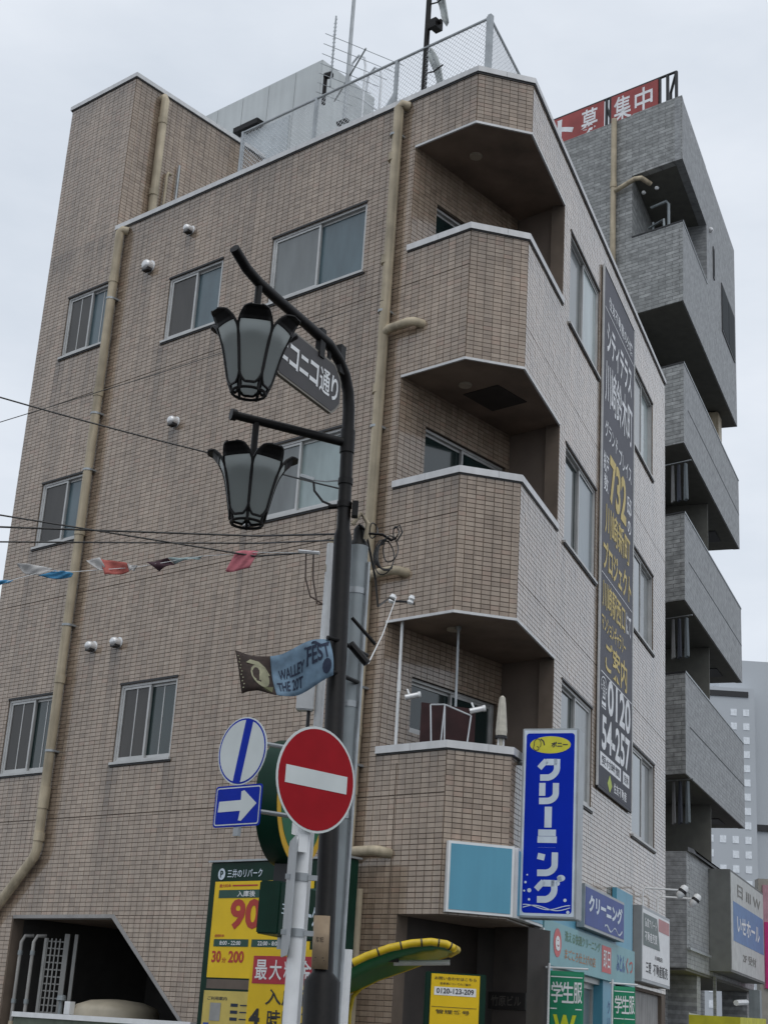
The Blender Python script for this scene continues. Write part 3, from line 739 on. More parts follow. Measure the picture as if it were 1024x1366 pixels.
# heavy rounded katakana drawn stroke by stroke: ク リ ー ニ ン グ
mb = MB(); cx = PW / 2; hw = .10
def band(pts_, wd): 
    n = len(pts_); l = []; r = []
    for i, (x, y) in enumerate(pts_):
        xa, ya = pts_[max(0, i - 1)]; xb, yb = pts_[min(n - 1, i + 1)]; dx, dy = xb - xa, yb - ya; q = math.hypot(dx, dy) or 1
        l.append(pf2(x - dy / q * wd / 2, y + dx / q * wd / 2)); r.append(pf2(x + dy / q * wd / 2, y - dx / q * wd / 2))
    mb.add(l + r, [(i, i + 1, n + i + 1, n + i) for i in range(n - 1)])
def arc(cx_, cy_, rx, ry, a0, a1, k=9): return [(cx_ + rx * math.cos(R(a0 + (a1 - a0) * i / k)), cy_ + ry * math.sin(R(a0 + (a1 - a0) * i / k))) for i in range(k + 1)]
T = .062
def KU(y, tail=True):
    band([(cx - .04, y + .185), (cx + .072, y + .185)], T)
    band([(cx + .071, y + .214), (cx + .071, y + .15)] + arc(cx - .04, y + .13, .112, .10, 0, -75) + [(cx - .095, y + .032)], T)
    band([(cx - .035, y + .20), (cx - .07, y + .165), (cx - .105, y + .125)], T * .9)
KU(1.30)
y = 1.08; band([(cx - .07, y + .20), (cx - .07, y + .075)], T); band([(cx + .065, y + .20), (cx + .065, y + .11)] + arc(cx - .03, y + .10, .095, .075, 0, -80) + [(cx - .10, y + .025)], T)
y = .85; band([(cx - .005, y + .20), (cx - .005, y + .0)], T * 1.15)
y = .66; band([(cx - .07, y + .145), (cx + .05, y + .145)], 0.001); band([(cx - .10, y + .14), (cx + .075, y + .14)], T)
y = .52; band([(cx - .10, y + .14), (cx + .075, y + .14)], T * .01); band([(cx - .105, y + .215), (cx + .085, y + .215)], T)
y = .38; band([(cx - .10, y + .20), (cx - .03, y + .185)], T * .95)
band([(cx + .07, y + .235), (cx + .07, y + .15)] + arc(cx - .03, y + .12, .10, .08, 0, -80) + [(cx - .10, y + .04)], T)
KU(.14)
band([(cx + .10, .36), (cx + .14, .37)], .05); ell(mb, pf2, cx + .135, .375, .04, .03, 14); ell(mb, pf2, cx + .105, .325, .02, .022, 12)
for x, yy, r in ((.07, .33, .012), (.11, .255, .02), (.06, .25, .010), (.11, .17, .012), (.46, .17, .016), (.085, .40, .008), (.49, .06, .016)): ell(mb, pf2, x, yy, r, r, 12)
for ph_, o_ in ((0, 0), (1.2, .006)):
    band([(.05 + .46 * i / 24, .095 + o_ + .022 * math.sin(ph_ + i / 24 * 6.6)) for i in range(25)], .008)
mb.build('white_lettering', SW, PS)
mb = MB(); pf3 = lambda x, y: PP(x, y, .0095)
put_text(mb, pf3, 'ポニー', cx + .01, 1.63, .165, .055, .04)
stroke(mb, pf3, [(cx - .13 + .035 * math.cos(R(a)), 1.665 + .05 * math.sin(R(a))) for a in range(-40, 215, 15)], .007)
stroke(mb, pf3, [(cx - .165, 1.65), (cx - .172, 1.62), (cx - .15, 1.60), (cx - .12, 1.605), (cx - .115, 1.63), (cx - .135, 1.64)], .007)
stroke(mb, pf3, [(cx - .10, 1.715), (cx - .07, 1.69), (cx - .06, 1.65)], .012)
mb.build('logo_print', DPRINT, PS)
for z in (.5, 1.5): MB().tube([FP.p(-.06, n_out * -.12, 2.78 + z), FP.p(.08, n_out * -.12, 2.78 + z)], .025, 8).build('wall_bracket', GALV, PS)

CB = thing('corner_panel_sign', 'blank light blue panel sign wrapping the chamfered corner above the entrance', 'sign', FC.p(WC / 2, 0, 2.75))
mb = MB(); mb.box(FC, .035, WC + .03, .014, .085, 2.765, 3.42); mb.build('cabinet', WHITE, CB)
mb = MB(); mb.box(FC, .06, WC + .005, .0852, .09, 2.79, 3.395); mb.build('blue_face', SKYB, CB)
mb = MB(); mb.box(FRR, .04, 1.05, .014, .085, 2.765, 3.42); mb.build('cabinet', WHITE, CB)
mb = MB(); mb.box(FRR, .07, 1.04, .0852, .09, 2.79, 3.395); mb.build('blue_face', SKYB, CB)

SF = thing('laundry_shopfront', 'light blue laundry shopfront with glass doors and printed fascia on the right facade', 'shopfront', FRR.p(3.4, 0, 0))
mb = MB(); mb.box(FRR, 1.06, 5.76, .014, .10, 2.42, 2.86); mb.build('fascia', TEAL, SF)
mb = MB(); mb.box(FRR, 4.75, 5.76, .014, .07, 2.865, 3.56); mb.build('upper_panel', SKYB, SF)
mb = MB(); mb.box(FRR, 3.05, 4.745, .014, .07, 2.865, 3.30); mb.build('upper_panel', SKYB, SF)
mb = MB(); mb.box(FRR, 1.06, 3.045, .014, .07, 2.865, 3.36); mb.build('upper_panel', SKYB, SF)
mb = MB(); mb.box(FRR, 1.045, 1.44, -.3, .10, .12, 2.415); mb.build('pillar', SKYB, SF)
mb = MB(); mb.box(FRR, 1.0, 1.042, .002, .108, .12, 2.76); mb.build('edge_trim', WHITE, SF)
mb = MB(); mb.box(FRR, 4.05, 4.75, -.3, .06, .12, 2.42); mb.build('pillar', SKYB, SF)
mb = MB(); mb.box(FRR, 5.72, 5.79, -.3, .06, .12, 2.42); mb.build('pillar', SKYB, SF)
mb = MB(); mb.box(FRR, 1.44, 4.05, -.12, .02, 2.36, 2.419); mb.build('door_frame', ALU, SF)
for u0, u1 in ((1.46, 2.3), (2.34, 3.2), (3.24, 4.04), (4.77, 5.70)):
    mb = MB(); mb.box(FRR, u0 + .05, u1 - .05, -.08, -.07, .2, 2.32); d = mb.build('glass_door', SHUT if u0 > 2 else DARKG, SF)
    mb = MB()
    for a, b, c, e in ((u0, u0 + .05, .12, 2.36), (u1 - .05, u1, .12, 2.36), (u0 + .05, u1 - .05, .12, .2), (u0 + .05, u1 - .05, 2.3, 2.36)): mb.box(FRR, a, b, -.10, -.05, c, e)
    mb.build('door_frame', ALU, d)
ff = face_fn(FRR, 0, 0, .103)
mb = MB(); ell(mb, ff, 1.62, 2.66, .17, .145, 24); mb.build('red_badge', mat('red_print', (.55, .05, .05), .4), SF)
ff2 = face_fn(FRR, 0, 0, .106)
mb = MB(); put_text(mb, ff2, 'e', 1.52, 2.58, .2, .15, .03); mb.build('badge_letter', WHITE, SF)
for txt, x, y, wd, ht, c, nm in (('洗える快適クリーニング', 1.95, 2.70, 1.75, .11, (.10, .22, .12), 'green_lettering'), ('まごころ仕上げの店', 1.95, 2.52, 1.5, .11, (.45, .2, .08), 'orange_lettering'),
                                 ('ふとん', 4.62, 2.56, .5, .2, (.05, .10, .35), 'blue_lettering'), ('くつ', 5.2, 2.56, .42, .2, (.5, .08, .06), 'red_lettering')):
    mb = MB(); put_text(mb, ff, txt, x, y, wd, ht, .02); mb.build(nm, mat('print_' + nm, c, .5), SF)
mb = MB(); rect(mb, ff, 3.78, 2.50, 4.30, 2.80); mb.build('red_label', MATS['red_print'], SF)
mb = MB(); put_text(mb, ff2, '即日', 3.85, 2.55, .38, .2, .03); mb.build('red_label_letters', WHITE, SF)
mb = MB()
for i, ch in enumerate('クリーニング'): put_text(mb, face_fn(FRR, 0, 0, .063), ch, 4.28, 2.05 - i * .19, .2, .15, .01, keep=True)
mb.build('pillar_lettering', mat('print_navy', (.03, .06, .2), .5), SF)

BS = thing('wall_sign', 'blue wall sign with white lettering and wave above the laundry fascia', 'sign', FRR.p(3.9, .1, 2.9))
mb = MB(); mb.box(FRR, 2.55, 4.72, .08, .17, 2.90, 3.37); mb.build('cabinet', SGREY, BS)
mb = MB(); mb.box(FRR, 2.58, 4.69, .1702, .174, 2.93, 3.34); mb.build('face', mat('blue_face_print', (.015, .05, .26), .4, spec=.2), BS)
fs_ = face_fn(FRR, 2.58, 2.93, .177); mb = MB()
put_text(mb, fs_, 'クリーニング', .15, .15, 1.85, .2, .05); stroke(mb, fs_, [(1.0 + .04 * i, .06 + .03 * math.sin(i * .55)) for i in range(26)], .012); stroke(mb, fs_, [(1.0 + .04 * i, .055 + .03 * math.sin(.8 + i * .5)) for i in range(26)], .012)
mb.build('white_lettering', SW, BS)

def nobori(u, n, label, letter, second, ka, kb, fw_):
    t = thing('banner_flag', label, 'flag', FRR.p(u, n, .12), 'green banner flags outside the laundry')
    GRN = mat('green_flag_cloth', (.005, .21, .10), .7, var=.1); 
    MB().tube([FRR.p(u - .02, n, .12), FRR.p(u - .02, n, 2.42)], .012, 8).build('pole', WHITE, t, smooth=True)
    MB().tube([FRR.p(u - .04 * ka, n - .04 * kb, 2.38), FRR.p(u + fw_ * 1.12 * ka, n + fw_ * 1.12 * kb, 2.38)], .010, 8).build('pole', WHITE, t, smooth=True)
    FV = Fr(FRR.p(u, n, 0), u=(FRR.u.x * ka + FRR.n.x * kb, FRR.u.y * ka + FRR.n.y * kb))
    def w_(x, y, d=0): return FV.p(x, .018 * math.sin(6 * x + 3.4 * y) + d, y)
    nx, ny = 10, 30; mb = MB(); vs = [w_(i / nx * fw_, .75 + j / ny * 1.6) for j in range(ny + 1) for i in range(nx + 1)]
    mb.add(vs, [(j * (nx + 1) + i, j * (nx + 1) + i + 1, (j + 1) * (nx + 1) + i + 1, (j + 1) * (nx + 1) + i) for j in range(ny) for i in range(nx)])
    o = mb.build('cloth', GRN, t, smooth=True, fix=False); md = o.modifiers.new('thick', 'SOLIDIFY'); md.thickness = .003; md.offset = 0
    f_ = lambda x, y: w_(x * fw_ / .45, y, .006 * (1 if FV.n.y < 0 else -1))
    mb = MB(); put_text(mb, f_, letter[0], .03, 2.05, .15, .20, .03); put_text(mb, f_, letter[1], .17, 2.05, .15, .20, .03); put_text(mb, f_, letter[2], .32, 2.05, .11, .20, .03)
    rect(mb, f_, .02, 2.29, .43, 2.30); rect(mb, f_, .02, 1.99, .43, 2.0)
    mb.build('white_lettering', WHITE, t)
    mb = MB(); put_text(mb, f_, second, .06, 1.72, .3, .22, .04); put_text(mb, f_, '学割', .06, 1.45, .33, .22, .04); mb.build('yellow_lettering', mat('lime_print', (.6, .65, .02), .5), t)
nobori(1.0, .18, 'green banner flag with white and yellow lettering nearer the entrance corner', '学生服', 'W', .15, .99, .34)
nobori(3.84, .22, 'green banner flag with yellow lettering beside the estate agent sign', '学生服', 'Ｑ', .5, .87, .27)

ES = thing('estate_agent_sign', 'white and dark green estate agent sign with two spotlights on the right facade', 'sign', FRR.p(7.1, 0, 2.5))
mb = MB(); mb.box(FRR, 6.08, 8.18, .014, .13, 2.52, 3.48); mb.build('cabinet', SGREY, ES)
mb = MB(); mb.box(FRR, 6.12, 8.14, .1302, .134, 2.56, 3.44); mb.build('face', WHITE, ES)
fe = face_fn(FRR, 6.12, 2.56, .137); mb = MB(); mb.add([fe(.03, .42), fe(1.25, .42), fe(1.02, .83), fe(.03, .83)], [(0, 1, 2, 3)]); mb.build('green_panel', mat('slate_green', (.07, .11, .10), .4), ES)
mb = MB(); rect(mb, fe, 1.15, .68, 1.98, .85); mb.build('red_panel', mat('faded_red', (.48, .22, .22), .5), ES)
fe2 = face_fn(FRR, 6.12, 2.56, .140); mb = MB(); put_text(mb, fe2, '賃貸アパート', .12, .66, .85, .12, .02); put_text(mb, fe2, '不動産売買', .12, .48, .9, .13, .02); mb.build('white_lettering', WHITE, ES)
mb = MB(); put_text(mb, fe, '三愛', .22, .08, .38, .15, .02); put_text(mb, fe, '不動産販売', .75, .07, 1.1, .16, .03); put_text(mb, fe, '川崎店', .85, .28, .6, .06, .01); mb.build('black_lettering', BLACK, ES)
for u in (6.45, 7.55):
    a = MB().tube([FRR.p(u, .07, 3.48), FRR.p(u, .07, 3.70), FRR.p(u + .03, .10, 3.74), FRR.p(u + .05, .60, 3.72)], .013, 8).build('lamp_arm', WHITE, ES, smooth=True)
    q = FRR.p(u + .05, .60, 3.72); d = (FRR.n * .45 + Vector((0, 0, 1)) * .7 + FRR.u * .2).normalized()
    MB().lathe(q - d * .12, [(.025, 0), (.05, .03), (.055, .07), (.055, .16), (.035, .19)], 14, d).build('spotlight', WHITE, a, smooth=True)
    MB().lathe(q - d * .04, [(.058, 0), (.058, .04)], 14, d).build('lamp_band', BLACK, a, smooth=True)
mb = MB(); mb.box(FRR, 6.0, 8.25, -.25, -.05, 0, 2.42); mb.build('entrance_door', mat('grey_shutter', (.3, .29, .28), .6, streak=.2), B)
mb = MB(); mb.box(FRR, 6.45, 6.5, -.05, -.02, 0.1, 2.0); mb.box(FRR, 7.2, 7.25, -.05, -.02, 0.1, 2.0); mb.box(FRR, 6.5, 7.2, -.05, -.02, 1.94, 2.0); mb.build('door_frame', BLACK, B)
# ------------------------------------------------------------------ street lamp with two tulip lanterns
def V(*a): return Vector(a)
LP0 = V(-.138, 9.198, 0)
def post(z): return V(-.138 - z * .0247, 9.198, z)
SL = thing('street_lamp', 'black street lamp with two tulip-shaped lanterns on curved arms', 'street lamp', LP0)
MB().tube([post(0), post(1.9), post(1.95), post(4.62), post(4.68), post(5.40)], [.108, .106, .062, .058, .043, .041], 18).build('pole', BLK, SL, smooth=True)
A1 = R(29); d1 = V(-math.sin(A1), -math.cos(A1), 0); T0 = post(5.4)
def arm1(t, z): return V(T0.x, T0.y, z) + d1 * t
MB().tube([arm1(*q) for q in ((0, 5.38), (.006, 5.5), (.03, 5.62), (.09, 5.72), (.18, 5.79), (.32, 5.84), (.6, 5.85), (.95, 5.855), (1.18, 5.865), (1.32, 5.89), (1.46, 5.95))], [.041, .040, .039, .038, .037, .036, .034, .033, .032, .032, .031], 14).build('arm', BLK, SL, smooth=True)
A2 = R(65); d2 = V(-math.sin(A2), -math.cos(A2), 0)
def arm2(t, z): return V(post(5.28).x, post(5.28).y, z) + d2 * t
MB().tube([arm2(0, 5.27), arm2(.80, 5.28)], [.030, .028], 14).build('arm', BLK, SL, smooth=True)
MB().tube([arm2(.78, 5.28), arm2(.815, 5.28)], .038, 14).build('arm_cap', BLK, SL, smooth=True)
MB().tube([post(5.2), post(5.36)], .048, 16).build('collar', BLK, SL, smooth=True)
LGL = translucent_mat('frosted_lantern_glass', (.40, .43, .42))
PROF = [(0, .108), (.07, .122), (.14, .136), (.21, .150), (.275, .166), (.335, .186), (.388, .213), (.425, .248), (.428, .288)]
def prof(s):
    x = s * (len(PROF) - 1); i = min(int(x), len(PROF) - 2); f = x - i
    return PROF[i][0] + (PROF[i + 1][0] - PROF[i][0]) * f, PROF[i][1] + (PROF[i + 1][1] - PROF[i][1]) * f
def half(s):
    z, r = prof(s)
    w_ = .56 * min(r, .19)
    if s < .16: w_ *= math.sqrt(max(0, 1 - (1 - s / .16) ** 2))
    if s > .46: w_ *= math.sqrt(max(0, 1 - ((s - .46) / .54) ** 2))
    return w_
def petal_pt(c, an, s, f, d=0.):
    z, r = prof(s); ex = V(math.cos(an), math.sin(an), 0); ey = V(-math.sin(an), math.cos(an), 0)
    w_ = half(s) * f
    return c + ex * (math.sqrt(max(r * r - w_ * w_ * .35, 1e-4)) + d) + ey * w_ + V(0, 0, z)
def lantern(c, rot, stem_top):
    mb = MB(); mb.tube([c + V(0, 0, .38), stem_top], .022, 12)
    mb.tube([c + V(0, 0, .36), c + V(0, 0, .45)], .04, 12)
    seg = 28; mb.tube([c + V(.10 * math.cos(2 * math.pi * i / seg), .10 * math.sin(2 * math.pi * i / seg), -.018) for i in range(seg + 1)], .009, 6)
    for k in range(6):
        an = rot + k * math.pi / 3
        for sg in (-1, 1):
            mb.tube([petal_pt(c, an, .02 + .96 * i / 26, sg) for i in range(27)], .0085, 6)
        mb.tube([petal_pt(c, an, .02 + .0 * i, -1 + 2 * i / 6) for i in range(7)], .0085, 6)
        b = an + math.pi / 6; mb.tube([c + V(.12 * math.cos(b), .12 * math.sin(b), .06), c + V(.10 * math.cos(b), .10 * math.sin(b), -.025)], .010, 6)
        mb.tube([c + V(0, 0, .39), c + V(.16 * math.cos(an), .16 * math.sin(an), .35)], .006, 5)
    lt = mb.build('lantern', BLK, SL, smooth=True)
    MB().lathe(c + V(0, 0, 0), [(.022, .42), (.06, .405), (.14, .35), (.165, .325), (.13, .335)], 18).build('hood', mat('lantern_hood_grey', (.16, .165, .165), .5, .2), lt, smooth=True)
    for k in range(6):
        an = rot + k * math.pi / 3; n_, m_ = 22, 6
        for nm, s0, s1, mm, dd in (('pane', .02, .74, LGL, .0), ('petal_cap', .70, .985, BLK, .003)):
            mb = MB(); vs = [petal_pt(c, an, s0 + (s1 - s0) * i / n_, -1 + 2 * j / m_, dd) for i in range(n_ + 1) for j in range(m_ + 1)]
            mb.add(vs, [(i * (m_ + 1) + j, i * (m_ + 1) + j + 1, (i + 1) * (m_ + 1) + j + 1, (i + 1) * (m_ + 1) + j) for i in range(n_) for j in range(m_)])
            o = mb.build(nm, mm, lt, smooth=True, fix=False)
            if nm == 'petal_cap': md = o.modifiers.new('thick', 'SOLIDIFY'); md.thickness = .006; md.offset = 1
c1 = arm1(1.17, 5.155); vdir = math.atan2(-c1.y, -c1.x)
lantern(c1, vdir, arm1(1.17, 5.86))
c2 = arm2(.64, 4.60); lantern(c2, math.atan2(-c2.y, -c2.x) + math.pi / 6, arm2(.64, 5.28))
for t in (.42, .16): MB().box(Fr((arm1(t, 0).x, arm1(t, 0).y), A1, 1), -.03, .03, -.02, .02, 5.70, 5.90).build('sign_clamp', BLK, SL)

# street-name plate hung under the upper arm
FN = Fr((T0.x, T0.y), A1, 1)
NS = thing('street_name_plate', 'dark brown street-name plate with white lettering hung under the upper lamp arm', 'sign', FN.p(-.52, 0, 5.38))
PLB = mat('dark_brown_plate', (.034, .029, .029), .5, var=.15, scale=12)
def oct_outline(u0, u1, z0, z1, c, e=0.):
    return [(u0 + c, z0 + e), (u1 - c, z0 + e), (u1 - c * .45, z0 + c * .45), (u1 - e, z0 + c), (u1 - e, z1 - c), (u1 - c * .45, z1 - c * .45), (u1 - c, z1 - e), (u0 + c, z1 - e), (u0 + c * .45, z1 - c * .45), (u0 + e, z1 - c), (u0 + e, z0 + c), (u0 + c * .45, z0 + c * .45)]
U0, U1, Z0, Z1 = -.98, -.14, 5.385, 5.735
MB().slab(FN, oct_outline(U0, U1, Z0, Z1, .095), -.018, .008).build('plate', mat('plate_edge_bronze', (.20, .18, .15), .45, .3), NS)
MB().slab(FN, oct_outline(U0 + .014, U1 - .014, Z0 + .014, Z1 - .014, .09), .0082, .011).build('face', PLB, NS)
mb = MB(); fn = lambda x, y: FN.p(U0 + .07 + x, .0135, Z0 + y); xx = .0
for ch, wd, ht, y0 in (('ニ', .105, .12, .115), ('コ', .105, .15, .10), ('ニ', .105, .12, .115), ('コ', .105, .15, .10), ('通', .13, .17, .09), ('り', .085, .17, .09)):
    put_text(mb, fn, ch, xx, y0, wd, ht, .03 if ch in 'ニコ' else .022); xx += wd + .018
mb.build('lettering', WHITE, NS)
for u in (-.8, -.30): MB().box(FN, u - .012, u + .012, -.012, .006, 5.735, 5.83).build('hanger', BLK, NS)

# ------------------------------------------------------------------ traffic signs
RED = mat('red_reflective', (.32, .006, .012), .4, var=.08, scale=8, spec=.12); RW = mat('reflective_white', (.60, .64, .63), .4, var=.05)
BLUE = mat('blue_reflective', (.004, .025, .36), .4, var=.08, scale=10, spec=.1)
FE = Fr((-.285, 8.595), R(46.5), 1); ZC = 2.97
NE = thing('no_entry_sign', 'red round no-entry sign with a white bar on a white pole', 'traffic sign', (-.335, 8.66, 0))
def disc(fr, zc, r, n0, n1, name, m, parent, seg=48):
    return MB().slab(fr, [(r * math.cos(2 * math.pi * i / seg), zc + r * math.sin(2 * math.pi * i / seg)) for i in range(seg)], n0, n1).build(name, m, parent)
disc(FE, ZC, .30, -.004, .0, 'disc', RW, NE); disc(FE, ZC, .286, .0004, .0015, 'red_face', RED, NE)
bar = MB().slab(FE, [(-.235, ZC - .05), (.235, ZC - .05), (.235, ZC + .05), (-.235, ZC + .05)], .0018, .003).build('white_bar', RW, NE)
MB().tube([V(-.335, 8.66, 0), V(-.335, 8.66, 3.18)], .040, 18).build('pole', WHITE, NE, smooth=True)
MB().lathe((-.335, 8.66, 3.18), [(.040, 0), (.03, .015), (.005, .022)], 16).build('pole_cap', WHITE, NE, smooth=True)
FX = Fr((-.335, 8.66), R(46.5), 1)
MB().box(FX, -.10, .10, .02, .05, 2.80, 2.83).build('band', GALV, NE); MB().box(FX, -.10, .10, .02, .05, 3.10, 3.13).build('band', GALV, NE)
for z in (2.43, 2.13):
    mb = MB(); mb.tube([V(-.335, 8.66, z - .022), V(-.335, 8.66, z + .022)], .047, 18); mb.build('band', GALV, NE, smooth=True)
    MB().box(W0, -.42, -.24, 8.645, 8.675, z - .014, z + .014).build('band', GALV, NE)
FV_ = Fr((-.385, 8.62), R(-8.5), 1)
mb = MB(); k = .05; pts = []
for cx_, cz_, a0 in ((.20 - k, 2.64 - k, 0), (-.20 + k, 2.64 - k, 90), (-.20 + k, 2.00 + k, 180), (.20 - k, 2.00 + k, 270)):
    for i in range(5): an = R(a0 + 22.5 * i); pts.append((cx_ + k * math.cos(an), cz_ + k * math.sin(an)))
mb.slab(FV_, pts, -.006, .0); tag(mb.build('side_plate', SGREY, NE), 'grey blank plate seen almost edge-on')
MB().box(FX, -.085, -.02, .03, .06, 2.56, 2.66).build('bracket_plate', WHITE, NE)

FQ = Fr((-.742, 8.869), AL, -1)
ER = thing('end_of_zone_sign', 'small round white sign with a blue slash left of the no-entry sign', 'traffic sign', (-.742, 8.869, 2.95))
disc(FQ, 3.153, .202, -.004, .0, 'disc', RW, ER); disc(FQ, 3.153, .194, .0004, .001, 'blue_ring', BLUE, ER); disc(FQ, 3.153, .184, .0013, .002, 'white_face', RW, ER)
# face text axis runs to the reader's right, which is -u on this facade frame
a = [(-.055, -.186), (.005, -.193), (.075, .178), (.015, .193)]
MB().slab(FQ, [(-x, 3.153 + y) for x, y in a], .0023, .003).build('blue_slash', BLUE, ER)
MB().box(FQ, -.02, .02, -.03, -.005, 2.66, 3.32).build('back_rail', GALV, ER)
AS = thing('arrow_plate', 'small blue plate with a white right arrow under the round slash sign', 'traffic sign', (-.74, 8.87, 2.70))
ra = (-.195, .19, 2.712, 2.952)
def rr(u0, u1, z0, z1, k):
    o = []
    for cx_, cz_, a0 in ((u1 - k, z1 - k, 0), (u0 + k, z1 - k, 90), (u0 + k, z0 + k, 180), (u1 - k, z0 + k, 270)):
        for i in range(5): an = R(a0 + 22.5 * i); o.append((cx_ + k * math.cos(an), cz_ + k * math.sin(an)))
    return o
MB().slab(FQ, rr(*ra, .02), -.004, 0).build('plate', BLUE, AS)
MB().slab(FQ, rr(ra[0] + .010, ra[1] - .010, ra[2] + .010, ra[3] - .010, .016), .0004, .001).build('white_border', RW, AS)
MB().slab(FQ, rr(ra[0] + .017, ra[1] - .017, ra[2] + .017, ra[3] - .017, .012), .0013, .002).build('blue_face', BLUE, AS)
zc = 2.832
ar = [(-.155, -.032), (.03, -.030), (.02, -.085), (.045, -.088), (.16, .008), (.052, .088), (.028, .082), (.03, .032), (-.15, .030)]
MB().slab(FQ, [(-x, zc + y) for x, y in ar], .0023, .003).build('white_arrow', RW, AS)
for z in (3.22, 2.82): MB().tube([FQ.p(0, -.03, z), V(post(z).x, post(z).y + .02, z)], .014, 8).build('mounting_arm', GALV, ER)

# ------------------------------------------------------------------ things fixed to the post
NP = thing('post_notice', 'tan notice board strapped to the black lamp post', 'notice', post(1.96))
fp = Fr((post(2.1).x - .015, post(2.1).y), R(78), 1)
pts = []; mb = MB(); k = 8; vs = []
for j, z in enumerate((1.965, 2.265)):
    for i in range(k + 1): an = R(-150 + 85 * i / k); vs.append(V(post(z).x + .070 * math.cos(an), post(z).y + .070 * math.sin(an), z))
mb.add(vs, [(i, i + 1, k + 2 + i, k + 1 + i) for i in range(k)]); o = mb.build('board', mat('tan_board', (.34, .25, .16), .6, var=.15, scale=15), NP, smooth=True); md = o.modifiers.new('t', 'SOLIDIFY'); md.thickness = .006; md.offset = 1
def npf(x, y): an = R(-150 + 85 * x); z = 1.965 + y; return V(post(z).x + .079 * math.cos(an), post(z).y + .079 * math.sin(an), z)
mb = MB(); put_text(mb, npf, '防犯', .3, .15, .4, .03, .01); rect(mb, npf, .2, .045, .8, .05); rect(mb, npf, .25, .06, .75, .065); mb.build('lettering', mat('brown_print', (.08, .06, .04), .6), NP)

PF = thing('pole_flag', 'blown blue and brown cloth flag with dark lettering on the lamp post', 'flag', (-.27, 9.1, 3.67))
TR, BR, TL, BL = V(-.285, 9.11, 3.90), V(-.25, 9.10, 3.665), V(-.86, 9.06, 3.765), V(-.79, 9.04, 3.505)
def fl(x, y, d=0):   # x 0..1 left to right, y 0..1 bottom to top
    b_ = BL.lerp(BR, x); t_ = TL.lerp(TR, x); q = b_.lerp(t_, y)
    return q + V(.25, -1, .05).normalized() * (.034 * math.sin(7 * x + 2.6 * y) + .016 * math.sin(16 * x - 4 * y) + d) + V(0, 0, .030 * math.sin(6.5 * x + 1 + y) - .02 * (1 - y) * math.sin(3 * x))
def patch(x0, x1, y0, y1, d, name, m, nx=16, ny=8):
    mb = MB(); vs = [fl(x0 + (x1 - x0) * i / nx, y0 + (y1 - y0) * j / ny, d) for j in range(ny + 1) for i in range(nx + 1)]
    mb.add(vs, [(j * (nx + 1) + i, j * (nx + 1) + i + 1, (j + 1) * (nx + 1) + i + 1, (j + 1) * (nx + 1) + i) for j in range(ny) for i in range(nx)])
    o = mb.build(name, m, PF, smooth=True, fix=False); md = o.modifiers.new('t', 'SOLIDIFY'); md.thickness = .003; md.offset = 0; return o
patch(.385, 1, 0, 1, 0, 'blue_cloth', mat('slate_blue_cloth', (.15, .23, .31), .8, var=.3, scale=14))
patch(0, .384, 0, 1, 0, 'brown_cloth', mat('dark_brown_cloth', (.035, .022, .017), .8, var=.4, scale=30))
def blob(pts_, name, m, d):
    mb = MB(); n = len(pts_); cx_ = sum(p[0] for p in pts_) / n; cy_ = sum(p[1] for p in pts_) / n
    mb.add([fl(cx_, cy_, d)] + [fl(x, y, d) for x, y in pts_], [(0, i + 1, (i + 1) % n + 1) for i in range(n)]); return mb.build(name, m, PF, fix=False)
PC = mat('olive_cream_print', (.30, .29, .19), .8, var=.2, scale=12)
blob([(.23 + .11 * math.cos(R(a)), .42 + .30 * math.sin(R(a))) for a in range(0, 360, 24)], 'cream_print', PC, .005)
blob([(.10, .74), (.16, .86), (.25, .83), (.31, .70), (.36, .52), (.33, .50), (.27, .66), (.18, .72)], 'cream_print', PC, .006)
blob([(.05, .1), (.34, .05), (.37, .22), (.2, .10)], 'olive_print', mat('olive_print', (.12, .12, .06), .8), .0045)
mb = MB()
for i in range(11): ell(mb, lambda x, y: fl(x, y, .006), .02 + .012 * (i % 2), .12 + .075 * i, .008, .016, 8)
mb.build('studs', PC, PF)
INK = mat('dark_ink', (.02, .03, .06), .8)
mb = MB(); tf = lambda x, y: fl(.40 + .6 * x, y, .006)
put_text(mb, tf, 'WALLEY', .10, .42, .42, .24, .02); put_text(mb, tf, 'THE 20T', .04, .12, .46, .24, .02); put_text(mb, tf, 'FEST', .56, .48, .40, .40, .02)
stroke(mb, tf, [(.52, .86), (.7, .95), (.82, .84), (.98, .9)], .05); mb.build('lettering', INK, PF)
blob([(.93 + .045 * math.cos(R(a)), .28 + .18 * math.sin(R(a))) for a in range(0, 360, 30)], 'dark_print', INK, .006)
for z, e in ((3.93, V(-.05, 9.5, 3.93)), (3.72, V(-.10, 9.45, 3.74))):
    MB().tube([V(-.3, 9.1, z), post(z) + V(0, -.05, 0), e], .014, 8).build('rod', BLK, PF, smooth=True)
mb = MB(); mb.tube([V(-.16, 9.3, 4.12), V(-.0, 9.32, 3.96)], .012, 6); mb.build('rod', BLK, PF); mb = MB(); mb.tube([V(-.16, 9.3, 3.95), V(-.045, 9.3, 3.83)], .026, 8); mb.build('rod', BLK, PF)

